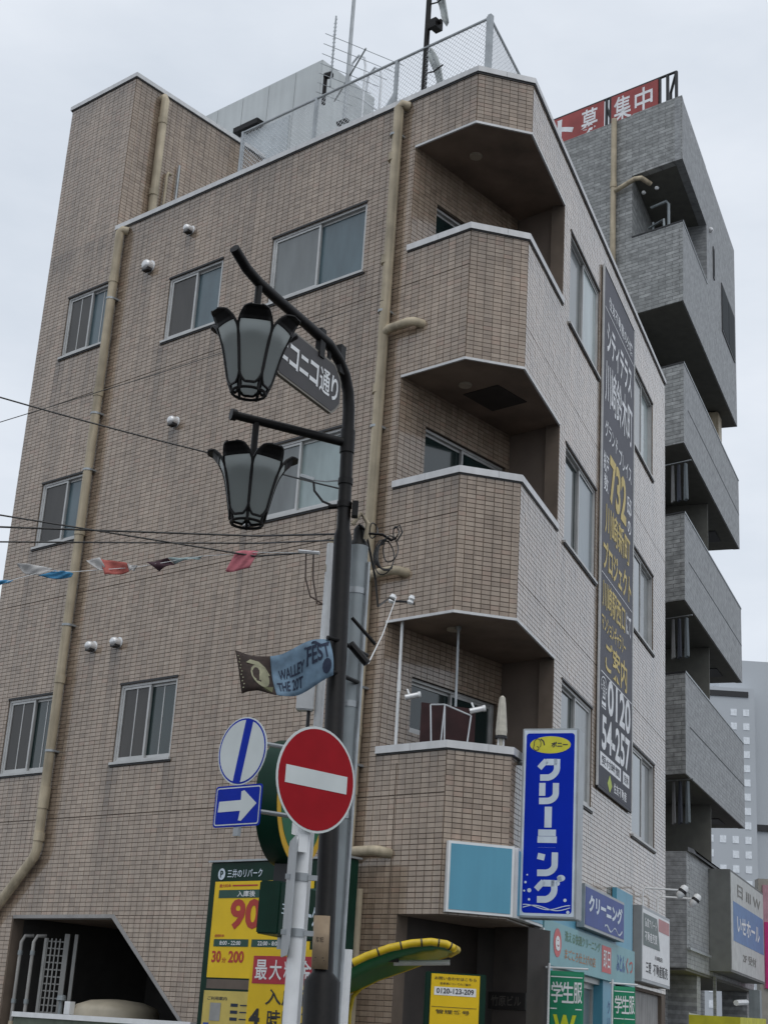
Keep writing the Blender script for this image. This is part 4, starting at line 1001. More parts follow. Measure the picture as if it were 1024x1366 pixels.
GP = thing('utility_pole', 'grey steel utility pole directly behind the black lamp post', 'pole', (-.147, 9.5, 0))
GREYP = mat('grey_painted_steel', (.27, .30, .31), .45, .2, var=.12, scale=6, streak=.15)
MB().tube([V(-.152, 9.5, 0), V(-.152, 9.5, 4.66)], .065, 20).build('pole', GREYP, GP, smooth=True)
MB().lathe((-.152, 9.5, 4.66), [(.065, 0), (.055, .03), (.04, .05), (.04, .12), (.02, .15)], 16).build('cap', BLK, GP, smooth=True)
MB().tube([V(-.078, 9.47, 4.55), V(-.078, 9.47, .0)], .012, 8).build('conduit', GALV, GP, smooth=True)
for z in (4.35, 3.6, 2.9): MB().tube([V(-.152, 9.5, z - .02), V(-.152, 9.5, z + .02)], .069, 20).build('band', GALV, GP, smooth=True)
MB().tube([V(-.335, 9.6, 4.70), V(-.335, 9.6, 3.30), V(-.335, 9.6, 0)], .03, 10).build('conduit', WHITE, GP, smooth=True)
MB().tube([V(-.345, 9.6, 4.5), V(-.33, 9.6, 4.72), V(-.29, 9.6, 4.75)], .024, 10).build('conduit', CREAM, GP, smooth=True)
JB = thing('junction_box', 'small white junction box beside the lamp post', 'box', (-.42, 9.58, 3.56))
MB().box(W0, -.482, -.37, 9.54, 9.62, 3.56, 3.775).build('housing', WHITE, JB, bevel=.008)
MB().box(W0, -.488, -.364, 9.535, 9.625, 3.765, 3.782).build('lid', WHITE, JB)
MB().tube([V(-.40, 9.58, 3.56), V(-.40, 9.58, 3.42)], .012, 8).build('cable_gland', BLACK, JB)

# ------------------------------------------------------------------ overhead cables and bunting
def cable(label, pts, r=.006, sag=.0):
    p = []
    for a, b in zip(pts, pts[1:]):
        a, b = V(*a), V(*b)
        for i in range(8): t = i / 8; p.append(a.lerp(b, t) - V(0, 0, sag * 4 * t * (1 - t)))
    p.append(V(*pts[-1])); o = MB().tube(p, r, 5).build('overhead_cable', CABLE, loc=pts[-1]); tag(o, label, 'cable', 'overhead cables'); return o
cable('highest cable sloping from the left edge behind the lower lantern', [(-6.5, 9.0, 6.2), (-2.744, 9.824, 5.699), (-1.217, 10.127, 5.486), (-.30, 9.25, 4.97)], .006, .01)
cable('cable crossing the others down to the pink flag', [(-6.5, 9.0, 4.83), (-2.576, 9.663, 4.776), (-.868, 9.962, 4.694), (-.451, 9.589, 4.63)], .006)
cable('upper of two level cables reaching the lamp post', [(-6.5, 8.9, 4.35), (-2.565, 9.666, 4.693), (-.881, 9.961, 4.84), (-.264, 9.25, 4.66)], .007)
cable('lower of two level cables reaching the lamp post', [(-6.5, 9.3, 4.28), (-2.627, 9.959, 4.679), (-.903, 10.26, 4.882), (-.263, 9.3, 4.635)], .006)
cable('faint thin cable rising right towards the downpipe', [(-6.0, 11.4, 4.95), (-3.332, 12.048, 6.397), (-2.118, 12.319, 7.049), (-.158, 15.0, 9.312)], .004)
cable('black cable drooping from the pole to the balcony corner', [(-.098, 9.6, 4.75), (-.03, 10.2, 4.66), (.0, 11.6, 4.85), (.10, 13.0, 5.33), (.16, 13.9, 5.56)], .009)
o = MB().tube([V(.17, 13.9, 5.60), V(.05, 11.6, 4.62), V(-.04, 9.8, 3.95)], .0045, 6).build('stay_wire', WHITE, loc=(.17, 13.9, 5.6)); tag(o, 'pale stay wire running down from the balcony corner to the post', 'cable')
IN = thing('cable_insulators', 'pair of white cable insulators at the balcony corner', 'insulator', (.2, 13.95, 5.58))
for x in (.12, .30): MB().lathe((x, 13.95, 5.55), [(.02, 0), (.034, .02), (.024, .04), (.034, .06), (.02, .09)], 12, (.3, -.2, 1)).build('insulator', WHITE, IN, smooth=True)
MB().tube([V(.10, 13.95, 5.57), V(.33, 13.97, 5.58), V(.36, 14.75, 5.78)], .012, 6).build('bracket', BLACK, IN)
KC = thing('cable_coil', 'tangle of coiled black cable hung beside the pole tops', 'cable', (0, 9.5, 4.5))
for k in range(3):
    MB().tube([V(.035 + (.06 + .012 * k) * math.cos(R(a)), 9.5 + .02 * k, 4.62 + (.11 - .01 * k) * math.sin(R(a))) for a in range(60 + 20 * k, 330 - 15 * k, 15)], .006, 5).build('loop', CABLE, KC)
MB().tube([V(-.16, 9.45, 4.80), V(-.09, 9.46, 4.745), V(.0, 9.48, 4.75), V(.06, 9.5, 4.72), V(.09, 9.5, 4.74)], .009, 6).build('arm', BLK, KC)
MB().tube([V(-.20, 9.4, 4.78), V(-.15, 9.4, 4.86), V(-.10, 9.42, 4.80), V(-.11, 9.45, 4.70)], .016, 8).build('loop', CREAM, KC, smooth=True)
MB().tube([V(.10, 9.5, 4.72), V(.13, 9.5, 4.78), V(.11, 9.5, 4.83), V(.07, 9.5, 4.80)], .006, 5).build('loop', CABLE, KC)
for k, (x, z, r_) in enumerate(((.06, 4.66, .09), (.02, 4.60, .12), (-.06, 4.78, .05), (.09, 4.78, .035))):
    MB().tube([V(x + r_ * .55 * math.cos(R(a)), 9.5 + .03 * math.sin(R(a * 2)), z + r_ * math.sin(R(a))) for a in range(20 * k, 380 + 20 * k, 18)], .0045, 5).build('loop', CABLE, KC)
TC = thing('cable_clamps', 'wire clamps and looped cable tails left of the lamp post', 'cable clamp', (-.45, 9.3, 4.9))
MB().tube([V(-.28, 9.22, 5.02), V(-.39, 9.24, 5.01), V(-.52, 9.235, 5.015)], .006, 5).build('wire', GALV, TC)
MB().tube([V(-.56, 9.23, 5.03), V(-.47, 9.235, 5.01)], .020, 7).build('clamp', GALV, TC)
MB().tube([V(-.47, 9.235, 5.0), V(-.46, 9.239, 4.94), V(-.40, 9.24, 4.87), V(-.327, 9.244, 4.845), V(-.26, 9.22, 4.844)], .008, 6).build('loop', CABLE, TC, smooth=True)
MB().tube([V(-.36, 9.24, 4.835), V(-.24, 9.22, 4.845)], .017, 7).build('clamp', BLK, TC)
for z in (5.0, 4.84): MB().tube([post(z) + V(0, 0, -.02), post(z) + V(0, 0, .02)], .049, 14).build('band', BLK, TC, smooth=True)
MB().box(W0, post(4.8).x + .05, post(4.8).x + .09, 9.15, 9.22, 4.76, 4.86).build('clamp', BLK, TC)
for dx in (0, .05):
    MB().tube([V(-.50 + dx, 9.6, 4.62), V(-.49 + dx, 9.6, 4.45), V(-.45 + dx, 9.6, 4.33 - dx), V(-.36, 9.6, 4.28)], .006, 5).build('loop', mat('brown_cable', (.09, .06, .045), .6), TC)
MB().tube([V(-.55, 9.6, 4.635), V(-.41, 9.58, 4.625)], .013, 6).build('clamp', STEEL, TC)

BU = thing('bunting_string', 'thin string carrying small flags across the tiled wall', 'string', (-2.5, 9.68, 4.3))
MB().tube([V(-4.5, 9.1, 3.9), V(-2.512, 9.679, 4.306), V(-2.24, 9.745, 4.43), V(-2.05, 9.786, 4.45), V(-1.66, 9.86, 4.53), V(-1.224, 9.925, 4.659), V(-.844, 9.964, 4.725), V(-.47, 9.7, 4.66)], .0025, 4).build('string', WHITE, BU)
def bflag(label, pts, col, extra=()):
    t = thing('bunting_flag', label, 'flag', pts[0], 'small flags on the bunting string')
    def cloth(ps, m, nm):
        q = [V(*p) for p in ps]
        if len(q) > 4: q = [q[0], q[len(q) // 2 - 1], q[len(q) // 2], q[-1]]
        nx, ny = 14, 7; sd = sum(abs(x) for x in q[0]) * 7
        def pt(x, y):
            c = q[3].lerp(q[2], x).lerp(q[0].lerp(q[1], x), y)
            return c + V(.25, -1, .1) * (.010 * math.sin(5 * x + 3 * y + sd) + .004 * math.sin(13 * x - 5 * y + sd)) + V(0, 0, .005 * math.sin(6 * x + sd) * (1 - y))
        mb = MB(); vs = [pt(i / nx, j / ny) for j in range(ny + 1) for i in range(nx + 1)]
        mb.add(vs, [(j * (nx + 1) + i, j * (nx + 1) + i + 1, (j + 1) * (nx + 1) + i + 1, (j + 1) * (nx + 1) + i) for j in range(ny) for i in range(nx)])
        o = mb.build(nm, m, t, smooth=True, fix=False); md = o.modifiers.new('t', 'SOLIDIFY'); md.thickness = .002
    cloth(pts, col, 'cloth')
    for ps, m, nm in extra: cloth(ps, m, nm)
FW = mat('flag_white', (.46, .45, .44), .8); FBl = mat('flag_blue', (.05, .22, .40), .8); FRd = mat('flag_red', (.45, .12, .10), .8)
FDk = mat('flag_plum', (.05, .02, .03), .8); FTe = mat('flag_pale_teal', (.30, .38, .38), .8); FPk = mat('flag_pink', (.52, .16, .19), .8, var=.2, scale=20)
bflag('light blue flag tip at the left edge of the bunting', [(-2.62, 9.65, 4.30), (-2.431, 9.70, 4.345), (-2.456, 9.694, 4.309), (-2.6, 9.66, 4.27)], FBl)
bflag('white and blue flag left of the left downpipe', [(-2.428, 9.701, 4.460), (-2.19, 9.747, 4.455), (-2.27, 9.74, 4.385), (-2.383, 9.712, 4.405)], FW,
      [([(-2.178, 9.75, 4.445), (-2.059, 9.786, 4.437), (-2.07, 9.783, 4.40), (-2.28, 9.736, 4.380)], FBl, 'blue_end')])
bflag('white and red flag just right of the left downpipe', [(-1.988, 9.80, 4.541), (-1.90, 9.819, 4.568), (-1.86, 9.82, 4.50), (-1.90, 9.815, 4.47)], FW,
      [([(-1.898, 9.819, 4.565), (-1.72, 9.85, 4.55), (-1.70, 9.85, 4.49), (-1.858, 9.827, 4.445)], FRd, 'red_middle'), ([(-1.718, 9.85, 4.548), (-1.651, 9.863, 4.541), (-1.663, 9.861, 4.513), (-1.70, 9.85, 4.495)], FW, 'white_end')])
bflag('dark plum flag with a pale teal tail', [(-1.593, 9.872, 4.570), (-1.46, 9.891, 4.617), (-1.40, 9.90, 4.59), (-1.50, 9.888, 4.527)], FDk,
      [([(-1.458, 9.892, 4.617), (-1.22, 9.925, 4.662), (-1.24, 9.92, 4.64), (-1.402, 9.90, 4.592)], FTe, 'teal_tail')])
bflag('pink flag nearest to the lamp post', [(-1.0, 9.95, 4.718), (-.846, 9.964, 4.738), (-.90, 9.961, 4.60), (-1.06, 9.946, 4.565)], FPk)

# ------------------------------------------------------------------ car park signs
DGRN = mat('dark_green_cabinet', (.004, .028, .017), .4, var=.2, scale=4, spec=.18); YPAN = mat('yellow_panel', (.78, .52, .012), .4, var=.06, scale=4, spec=.3)
PRED = mat('red_digits', (.42, .03, .015), .4); PGRN = mat('green_strip', (.006, .06, .04), .4)
PB = thing('parking_rate_board', 'large green-framed yellow parking tariff board against the tiled wall', 'sign', FL.p(1.6, .4, 0))
MB().box(FL, .77, 2.68, .30, .45, .12, 3.225).build('cabinet', DGRN, PB, bevel=.01)
MB().box(FL, .75, 2.70, .28, .47, 3.226, 3.245).build('top_trim', GALV, PB)
MB().box(FL, 1.2, 2.585, .4502, .456, 2.09, 3.03).build('tariff_panel', YPAN, PB)
MB().box(FL, 1.0, 2.60, .4502, .456, 1.2, 1.965).build('notice_panel', mat('pale_yellow_panel', (.55, .43, .10), .45, var=.12, scale=6), PB)
MB().box(FL, 1.0, 2.58, .4502, .453, 1.985, 2.075).build('lamp_slot', mat('grey_brown', (.12, .09, .07), .6), PB)
ft = face_fn(FL, 2.585, 0, .459, True)
mb = MB(); put_text(mb, ft, '三井のリパーク', .17, 3.065, .50, .085, .015); ell(mb, ft, .085, 3.105, .052, .058, 24); mb.build('header_lettering', SW, PB)
mb = MB(); put_text(mb, face_fn(FL, 2.585, 0, .461, True), 'P', .065, 3.07, .045, .07, .03); mb.build('parking_letter', DGRN, PB)
mb = MB(); rect(mb, ft, .07, 2.865, 1.5, 2.945); rect(mb, ft, .06, 2.39, .555, 2.462); rect(mb, ft, .60, 2.39, 1.10, 2.462); mb.build('green_strips', PGRN, PB)
ft2 = face_fn(FL, 2.585, 0, .462, True)
mb = MB(); put_text(mb, ft2, '入庫後', .34, 2.875, .26, .06, .015); put_text(mb, ft2, '8:00 - 22:00', .15, 2.405, .30, .04, .015); put_text(mb, ft2, '22:00 - 8:00', .69, 2.405, .30, .04, .015); mb.build('strip_lettering', WHITE, PB)
mb = MB(); put_text(mb, ft, '900', .26, 2.555, .66, .30, .035); put_text(mb, ft, '30', .05, 2.235, .135, .115, .03); put_text(mb, ft, '分', .20, 2.235, .06, .05, .01); put_text(mb, ft, '200', .29, 2.235, .22, .115, .03)
put_text(mb, ft, '最大料金', .07, 2.97, .17, .035, .02); put_text(mb, ft, '通常料金', .065, 2.48, .14, .03, .02); rect(mb, ft, .26, 2.98, .62, 2.995); mb.build('red_lettering', PRED, PB)
ft3 = face_fn(FL, 2.60, 0, .459, True)
mb = MB(); rect(mb, ft3, .11, 1.68, .26, 1.85); mb.build('notice_picture', mat('grey_print', (.30, .30, .29), .6), PB)
mb = MB(); rect(mb, ft3, .03, 1.50, .11, 1.66); mb.build('blue_picture', mat('print_blue2', (.03, .08, .35), .6), PB)
mb = MB(); rect(mb, ft3, .12, 1.50, .34, 1.64); mb.build('red_picture', mat('print_rust', (.42, .12, .05), .6), PB)
mb = MB(); put_text(mb, ft3, 'ご利用案内', .06, 1.875, .28, .035, .01)
for i in range(5): rect(mb, ft3, .40, 1.82 - .065 * i, .50, 1.85 - .065 * i); rect(mb, ft3, .53, 1.83 - .065 * i, .72, 1.842 - .065 * i)
mb.build('notice_lettering', INK, PB)
fr_ = face_fn(FL, 1.02, 0, .459, True); mb = MB(); rect(mb, fr_, .06, 2.98, .20, 3.10); rect(mb, fr_, .06, 2.48, .20, 2.72)
put_text(mb, fr_, '24h', .05, 2.86, .16, .09, .02); put_text(mb, fr_, 'P', .08, 2.76, .08, .07, .02); mb.build('white_labels', SW, PB)

FD = Fr((-.545, 13.19), AR, 1)
PY = thing('parking_pylon', 'green drum-shaped parking pylon with a yellow rim and a box sign below', 'sign', FD.p(0, -.15, 0))
def drum(r, n0, n1, name, m): 
    return MB().slab(FD, [(r * math.cos(2 * math.pi * i / 56), 3.49 + r * math.sin(2 * math.pi * i / 56)) for i in range(56)], n0, n1).build(name, m, PY, smooth=True, bevel=.0)
drum(.54, -.20, 0, 'drum', DGRN); drum(.535, .0005, .004, 'yellow_rim', mat('amber_rim', (.62, .36, .01), .4)); drum(.455, .0045, .007, 'green_face', mat('mid_green', (.01, .12, .05), .4))
mb = MB(); put_text(mb, lambda x, y: FD.p(-.2 + x, .009, 3.2 + y), 'P', 0, 0, .42, .58, .05); mb.build('parking_letter', WHITE, PY)
MB().box(FD, -.30, .50, -.20, 0, 2.37, 2.80).build('box_sign', DGRN, PY, bevel=.012)
MB().box(FD, -.12, .25, -.16, -.04, 2.80, 2.96).build('neck', BLACK, PY)
MB().tube([FD.p(.1, -.10, 0), FD.p(.1, -.10, 2.37)], .07, 14).build('pole', GALV, PY, smooth=True)
mb = MB(); put_text(mb, lambda x, y: FD.p(-.26 + x, .003, 2.49 + y), '三井の', 0, .04, .3, .1, .02); put_text(mb, lambda x, y: FD.p(-.26 + x, .003, 2.49 + y), 'リパーク', .33, 0, .42, .17, .03); mb.build('white_lettering', SW, PY)

FM_ = Fr((-.712, 10.776), AL, -1)
MX = thing('maximum_charge_board', 'yellow maximum-charge board with a red header behind the white pole', 'sign', (-.4, 10.5, 0))
MB().box(FM_, -.84, .0, -.03, 0, .75, 2.135).build('board', YPAN, MX)
fm = face_fn(FM_, 0, 0, .003, True); fm2 = face_fn(FM_, 0, 0, .0055, True)
mb = MB(); rect(mb, fm, .03, 1.91, .62, 2.09); mb.build('red_header', mat('header_red', (.42, .015, .03), .4), MX)
mb = MB(); xx = .055
for ch in '最大料金': put_text(mb, fm2, ch, xx, 1.935, .115, .13, .025); xx += .135
mb.build('header_lettering', WHITE, MX)
mb = MB(); put_text(mb, fm, '入庫後', .17, 1.775, .46, .105, .025); put_text(mb, fm, '4', .03, 1.63, .10, .12, .04); put_text(mb, fm, '時間以内', .20, 1.63, .52, .115, .025); put_text(mb, fm, '最大900円', .05, 1.42, .66, .13, .02)
mb.build('black_lettering', BLACK, MX)
MB().tube([FM_.p(-.88, .0, .0), FM_.p(-.88, .0, 2.14)], .032, 12).build('post', WHITE, MX, smooth=True)

CN = thing('payment_canopy', 'curved green canopy with yellow tube edges over the parking payment machine', 'canopy', (.0, 12.4, 0))
YT = mat('yellow_tube', (.60, .42, .01), .4, var=.15, scale=20); GRC = mat('canopy_green', (.006, .16, .045), .4, var=.1)
near = [(-.62, 11.9, 1.74), (-.40, 11.9, 1.90), (-.13, 11.9, 2.075), (.08, 11.9, 2.19), (.255, 11.9, 2.262), (.42, 11.9, 2.305), (.565, 11.9, 2.325), (.68, 11.9, 2.315), (.737, 11.92, 2.29)]
far = [(-.52, 12.9, 1.66), (-.32, 12.9, 1.83), (.03, 12.9, 1.98), (.20, 12.9, 2.07), (.40, 12.9, 2.15), (.54, 12.9, 2.21), (.66, 12.9, 2.255), (.74, 12.9, 2.285), (.775, 12.88, 2.30)]
MB().tube([V(*q) for q in near], .030, 12).build('edge_tube', YT, CN, smooth=True)
MB().tube([V(*q) for q in far], .018, 10).build('edge_tube', YT, CN, smooth=True)
MB().tube([V(*near[-1]), V(.79, 12.3, 2.30), V(*far[-1])], .030, 12).build('edge_tube', YT, CN, smooth=True)
MB().tube([V(-.03, 12.9, 0), V(-.02, 12.9, 1.80), V(.0, 12.9, 1.92), V(.06, 12.9, 1.99), V(.2, 12.9, 2.07)], .018, 10).build('leg', YT, CN, smooth=True)
MB().tube([V(-.55, 12.4, 0), V(-.55, 12.4, 1.8)], .05, 12).build('leg', GRC, CN, smooth=True)
mb = MB(); k = len(near); vs = [V(*q) for q in near] + [V(*q) for q in far]; mb.add(vs, [(i, i + 1, k + i + 1, k + i) for i in range(k - 1)])
o = mb.build('roof_sheet', GRC, CN, smooth=True); md = o.modifiers.new('t', 'SOLIDIFY'); md.thickness = .012
for q, p_ in zip(near[1:8], near[2:9]):
    c = V(*q).lerp(V(*p_), .5); d = (V(*p_) - V(*q)).normalized(); MB().tube([c - d * .006, c + d * .006], .0325, 12).build('tube_joint', BLACK, CN)
MB().tube([V(.30, 12.35, 2.175), V(.74, 12.35, 2.205)], .022, 10).build('lamp_tube', mat('lamp_tube_white', (.7, .72, .7), .3), CN, smooth=True)
MB().box(W0, .24, .34, 12.3, 12.4, 2.18, 2.21).build('lamp_holder', BLACK, CN)
MB().box(W0, -.60, .05, 12.45, 12.85, .12, 1.55).build('payment_machine', DGRN, CN, bevel=.02)

NB = thing('yellow_notice_board', 'yellow parking notice on a dark green stand in front of the entrance', 'sign', (.9, 14.0, .12))
MB().box(W0, .63, 1.17, 14.0, 14.12, .12, 2.20).build('stand', DGRN, NB, bevel=.008)
MB().box(W0, .682, 1.112, 13.985, 13.999, 1.15, 2.185).build('yellow_panel', YPAN, NB)
nf = lambda x, y: V(.682 + x, 13.983, y)
mb = MB(); rect(mb, nf, .03, 2.005, .40, 2.075); mb.build('white_strip', WHITE, NB)
nf2 = lambda x, y: V(.682 + x, 13.981, y)
mb = MB(); put_text(mb, nf2, '0120-123-209', .05, 2.02, .33, .045, .02); put_text(mb, nf2, 'お問い合わせはこちら', .03, 2.135, .37, .028, .012); put_text(mb, nf2, '駐車場についてのご案内', .08, 2.095, .27, .02, .008)
rect(mb, nf2, .01, 1.905, .41, 1.909); put_text(mb, nf2, '管理番号', .05, 1.85, .3, .035, .01); mb.build('black_lettering', BLACK, NB)
NPQ = thing('building_name_plaque', 'dark plaque with the building name on the entrance side wall', 'plaque', FRR.p(.99, -.3, 1.9))
FQ2 = Fr(FL.p(0, -1.2, 0), AL, -1)
MB().box(FQ2, -.16, .29, -.02, 0, 1.955, 2.115).build('plate', mat('dark_bronze_plate', (.02, .018, .017), .35, .4), NPQ)
mb = MB(); put_text(mb, face_fn(FQ2, .25, 0, .003, True), '竹原ビル', 0, 1.985, .36, .10, .02); mb.build('lettering', mat('dull_brass', (.10, .09, .08), .4, .5), NPQ)
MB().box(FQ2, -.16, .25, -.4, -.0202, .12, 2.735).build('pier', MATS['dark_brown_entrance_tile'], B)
EL = thing('entrance_lamp', 'slim white wall lamp beside the entrance', 'lamp', FL.p(.50, -.5, 1.95))
FQ3 = Fr(FL.p(0, -.9, 0), AL, -1)
MB().box(FQ3, 1.02, 1.14, -.02, .03, 1.96, 2.60).build('back_plate', DARKALU, EL); MB().box(FQ3, 1.04, 1.12, .0302, .07, 2.0, 2.45).build('diffuser', WHITE, EL)

# ------------------------------------------------------------------ second-floor balcony things
SHH = thing('drying_rack', 'thin metal drying rack with a dark red cloth on the lowest balcony', 'drying rack', FL.p(.45, -.4, 4.3))
q = [(.587, 14.888, 4.79), (.618, 14.887, 4.3), (.729, 14.882, 4.80), (.70, 14.883, 4.3), (.745, 14.88, 4.3), (.995, 14.867, 4.70), (.955, 14.869, 4.3)]
q = [V(*x) for x in q]
for a, b in ((0, 1), (2, 3), (2, 4), (5, 6), (0, 2), (2, 5)): MB().tube([q[a], q[b]], .008, 6).build('bar', WIRE, SHH)
mb = MB(); mb.add([V(.50, 15.05, 4.36), V(1.05, 15.03, 4.36), V(1.05, 15.03, 4.80), V(.50, 15.05, 4.84)], [(0, 1, 2, 3)]); o = mb.build('cloth', mat('dark_red_cloth', (.035, .011, .012), .8, var=.3), SHH); md = o.modifiers.new('t', 'SOLIDIFY'); md.thickness = .02
PA = thing('folded_parasol', 'folded cream parasol standing at the right of the lowest balcony', 'parasol', (1.30, 14.86, 4.1))
MB().lathe((1.30, 14.86, 4.36), [(.02, -.2), (.02, .14), (.055, .145), (.06, .2), (.05, .34), (.038, .48), (.03, .54), (.01, .56)], 9).build('canopy', mat('cream_canvas', (.50, .47, .40), .8, var=.15, scale=20), PA)
for x in (1.275, 1.325): MB().tube([V(x, 14.86, 4.1), V(x, 14.86, 4.5)], .011, 6).build('leg', WHITE, PA)
MB().lathe((1.30, 14.86, 4.485), [(.06, 0), (.06, .03)], 9).build('tie', BLACK, PA)
for lb, pt, sc in (('security camera hanging at the left post of the lowest balcony', (.40, 14.93, 4.87), 1), ('security camera above the drying rack on the lowest balcony', (1.05, 14.87, 4.76), 1)):
    c = thing('security_camera', lb, 'camera', pt, 'cameras on the lowest balcony'); c0 = V(*pt)
    MB().tube([c0 + V(-.07, 0, -.015), c0 + V(.06, 0, .02)], .03, 10).build('body', STEEL, c, smooth=True)
    MB().tube([c0 + V(.06, 0, .02), c0 + V(.085, 0, .027)], .034, 10).build('lens_hood', WHITE, c, smooth=True)
    MB().tube([c0 + V(-.03, 0, .02), c0 + V(-.05, .05, .08)], .010, 6).build('bracket', WHITE, c)
PT1 = thing('balcony_pole', 'white vertical pole at the left side of the lowest balcony', 'pole', (.265, 15.15, 4.3)); MB().tube([V(.265, 15.1, 4.3), V(.262, 15.1, 5.69)], .016, 10).build('tube', WHITE, PT1, smooth=True); MB().tube([V(.265, 15.1, 4.95), V(.264, 15.1, 5.06)], .021, 10).build('sleeve', WHITE, PT1, smooth=True)
PT2 = thing('balcony_pole', 'thin grey pole in the middle of the lowest balcony', 'pole', (.85, 15.17, 4.3)); MB().tube([V(.857, 15.17, 4.3), V(.847, 15.17, 5.69)], .014, 10).build('tube', GALV, PT2, smooth=True); MB().tube([V(.847, 15.17, 5.66), V(.847, 15.17, 5.69)], .03, 10).build('foot', GALV, PT2, smooth=True)

# ------------------------------------------------------------------ alley under the stair
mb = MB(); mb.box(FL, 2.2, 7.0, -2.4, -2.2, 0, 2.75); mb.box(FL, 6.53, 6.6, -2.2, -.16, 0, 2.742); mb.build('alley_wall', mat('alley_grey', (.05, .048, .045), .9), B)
MB().slab(FL, [(6.53, 2.715), (4.70, 2.715), (diag_u(.3) + .02, .3), (diag_u(.3) - .012, .3), (4.683 - .015, 2.7555), (6.53, 2.7555)], -.17, .012).build('opening_trim', mat('grey_trim', (.30, .29, .28), .6), B)
for lb, u in (('white drain pipe nearest the left jamb of the alley', 6.42), ('white drain pipe beside the lattice panel in the alley', 6.18)):
    t = thing('drain_pipe', lb, 'pipe', FL.p(u, -.3, 1.3), 'drain pipes in the alley')
    MB().tube([FL.p(u, -.08, 1.2), FL.p(u, -.08, 1.55)], .032, 10).build('trap', CREAM, t, smooth=True)
    MB().tube([FL.p(u, -.08, 1.55), FL.p(u, -.08, 2.45), FL.p(u - .03, -.10, 2.52), FL.p(u - .06, -.2, 2.53)], .022, 10).build('tube', mat('dull_pvc', (.36, .35, .33), .6, streak=.3), t, smooth=True)
    for z in (1.75, 2.3): MB().tube([FL.p(u, -.08, z), FL.p(u, -.08, z + .05)], .03, 10).build('collar', GREYP, t, smooth=True)
LT = thing('lattice_panel', 'white lattice screen panel leaning inside the alley', 'screen', FL.p(5.8, -.6, 1.3))
FLT = Fr(FL.p(6.03, -.12, 0), u=(-FL.u.x * .8 - FL.n.x * .6, -FL.u.y * .8 - FL.n.y * .6)); LGR = mat('lattice_grey_white', (.26, .26, .25), .6)
for a, b, c, d in ((0, .03, 1.5, 2.5), (.24, .30, 1.5, 2.56), (.36, .40, 1.5, 2.56)): MB().box(FLT, a, b, -.02, .02, c, d).build('frame', LGR, LT)
for i in range(4): MB().box(FLT, .03 + .05 * i, .045 + .05 * i, -.008, .008, 1.5, 2.5).build('slat', LGR, LT)
for i in range(13): MB().box(FLT, .03, .24, -.012, -.0085, 1.5 + .08 * i, 1.515 + .08 * i).build('slat', LGR, LT)
TK = thing('water_tank', 'low domed beige tank behind the white rim in the alley', 'tank', FL.p(4.7, -.5, 1.2))
MB().lathe(FL.p(5.12, -.56, 1.2), [(.50, 0), (.50, .52), (.46, .58), (.30, .635), (.08, .655), (.01, .657)], 28).build('body', mat('beige_tank', (.42, .37, .28), .5, var=.12), TK, smooth=True)
MB().box(FL, 5.30, 5.40, -.10, -.03, 1.66, 1.80).build('valve_box', WHITE, TK)
MB().lathe(FL.p(5.62, -.15, 1.5), [(.025, 0), (.025, .30), (.06, .31), (.05, .36), (.02, .37)], 12).build('vent_cap', GREYP, TK, smooth=True)
LW = thing('low_wall', 'low wall with a pale rim in front of the alley', 'wall', FL.p(4.6, .3, 0))
MB().box(FL, 2.9, 5.84, .22, .32, .12, 1.60).build('panel', mat('green_grey_wall', (.10, .12, .09), .8, var=.3), LW); MB().box(FL, 2.88, 5.86, .20, .34, 1.601, 1.655).build('rim', WHITE, LW)
# ------------------------------------------------------------------ grey far building
FBRK = brick_mat('grey_split_tile', (.24, .248, .243), (.36, .368, .362), (.15, .15, .15), FG)
FSMO = brick_mat('grey_fine_tile', (.285, .295, .30), (.325, .335, .34), (.225, .23, .235), FF, .22, .07)
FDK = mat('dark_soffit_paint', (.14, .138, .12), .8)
GB = thing('grey_apartment_block', 'grey tiled apartment block with stacked balconies beyond the beige building', 'building', FF.p(0, 0, 0))
def q2(v): return (v.x, v.y)
body = [FG.p(1.13, 0, 0), FF.p(7.6, -1.07, 0), FF.p(7.6, -9, 0), FG.p(9, 0, 0)]
MB().prism(body, 0, 15.0).build('body', FBRK, GB)
MB().prism([FG.p(1.13, 0, 0), FF.p(2.7, -1.07, 0), FF.p(2.7, -7, 0), FG.p(7.5, 0, 0)], 15.0, 19.6).build('body', FBRK, GB)
top = [FF.p(2.63, 0, 0), FF.p(6.33, 0, 0), FF.p(6.33, -5, 0), FF.p(2.701, -5, 0), FF.p(2.701, -1.07, 0)]
MB().prism(top, 15.08, 19.56).build('top_block', FSMO, GB)
mb = MB(); mb.prism([FF.p(0, 0, 0), FF.p(2.628, 0, 0), FF.p(2.628, -.16, 0), FF.p(.05, -.16, 0)], 18.17, 19.58); mb.build('fascia', FSMO, GB)
mb = MB(); mb.prism([FG.p(0.001, .001, 0), FG.p(1.128, .001, 0), FG.p(1.128, -.16, 0), FG.p(.06, -.16, 0)], 18.175, 19.62); mb.build('fascia', FBRK, GB)
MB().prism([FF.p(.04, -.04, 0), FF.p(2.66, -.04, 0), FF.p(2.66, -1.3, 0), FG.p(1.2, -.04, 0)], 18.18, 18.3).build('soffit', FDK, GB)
tops = [16.77, 13.78, 10.83, 7.90]; bots = [15.08, 12.19, 9.21, 6.15]
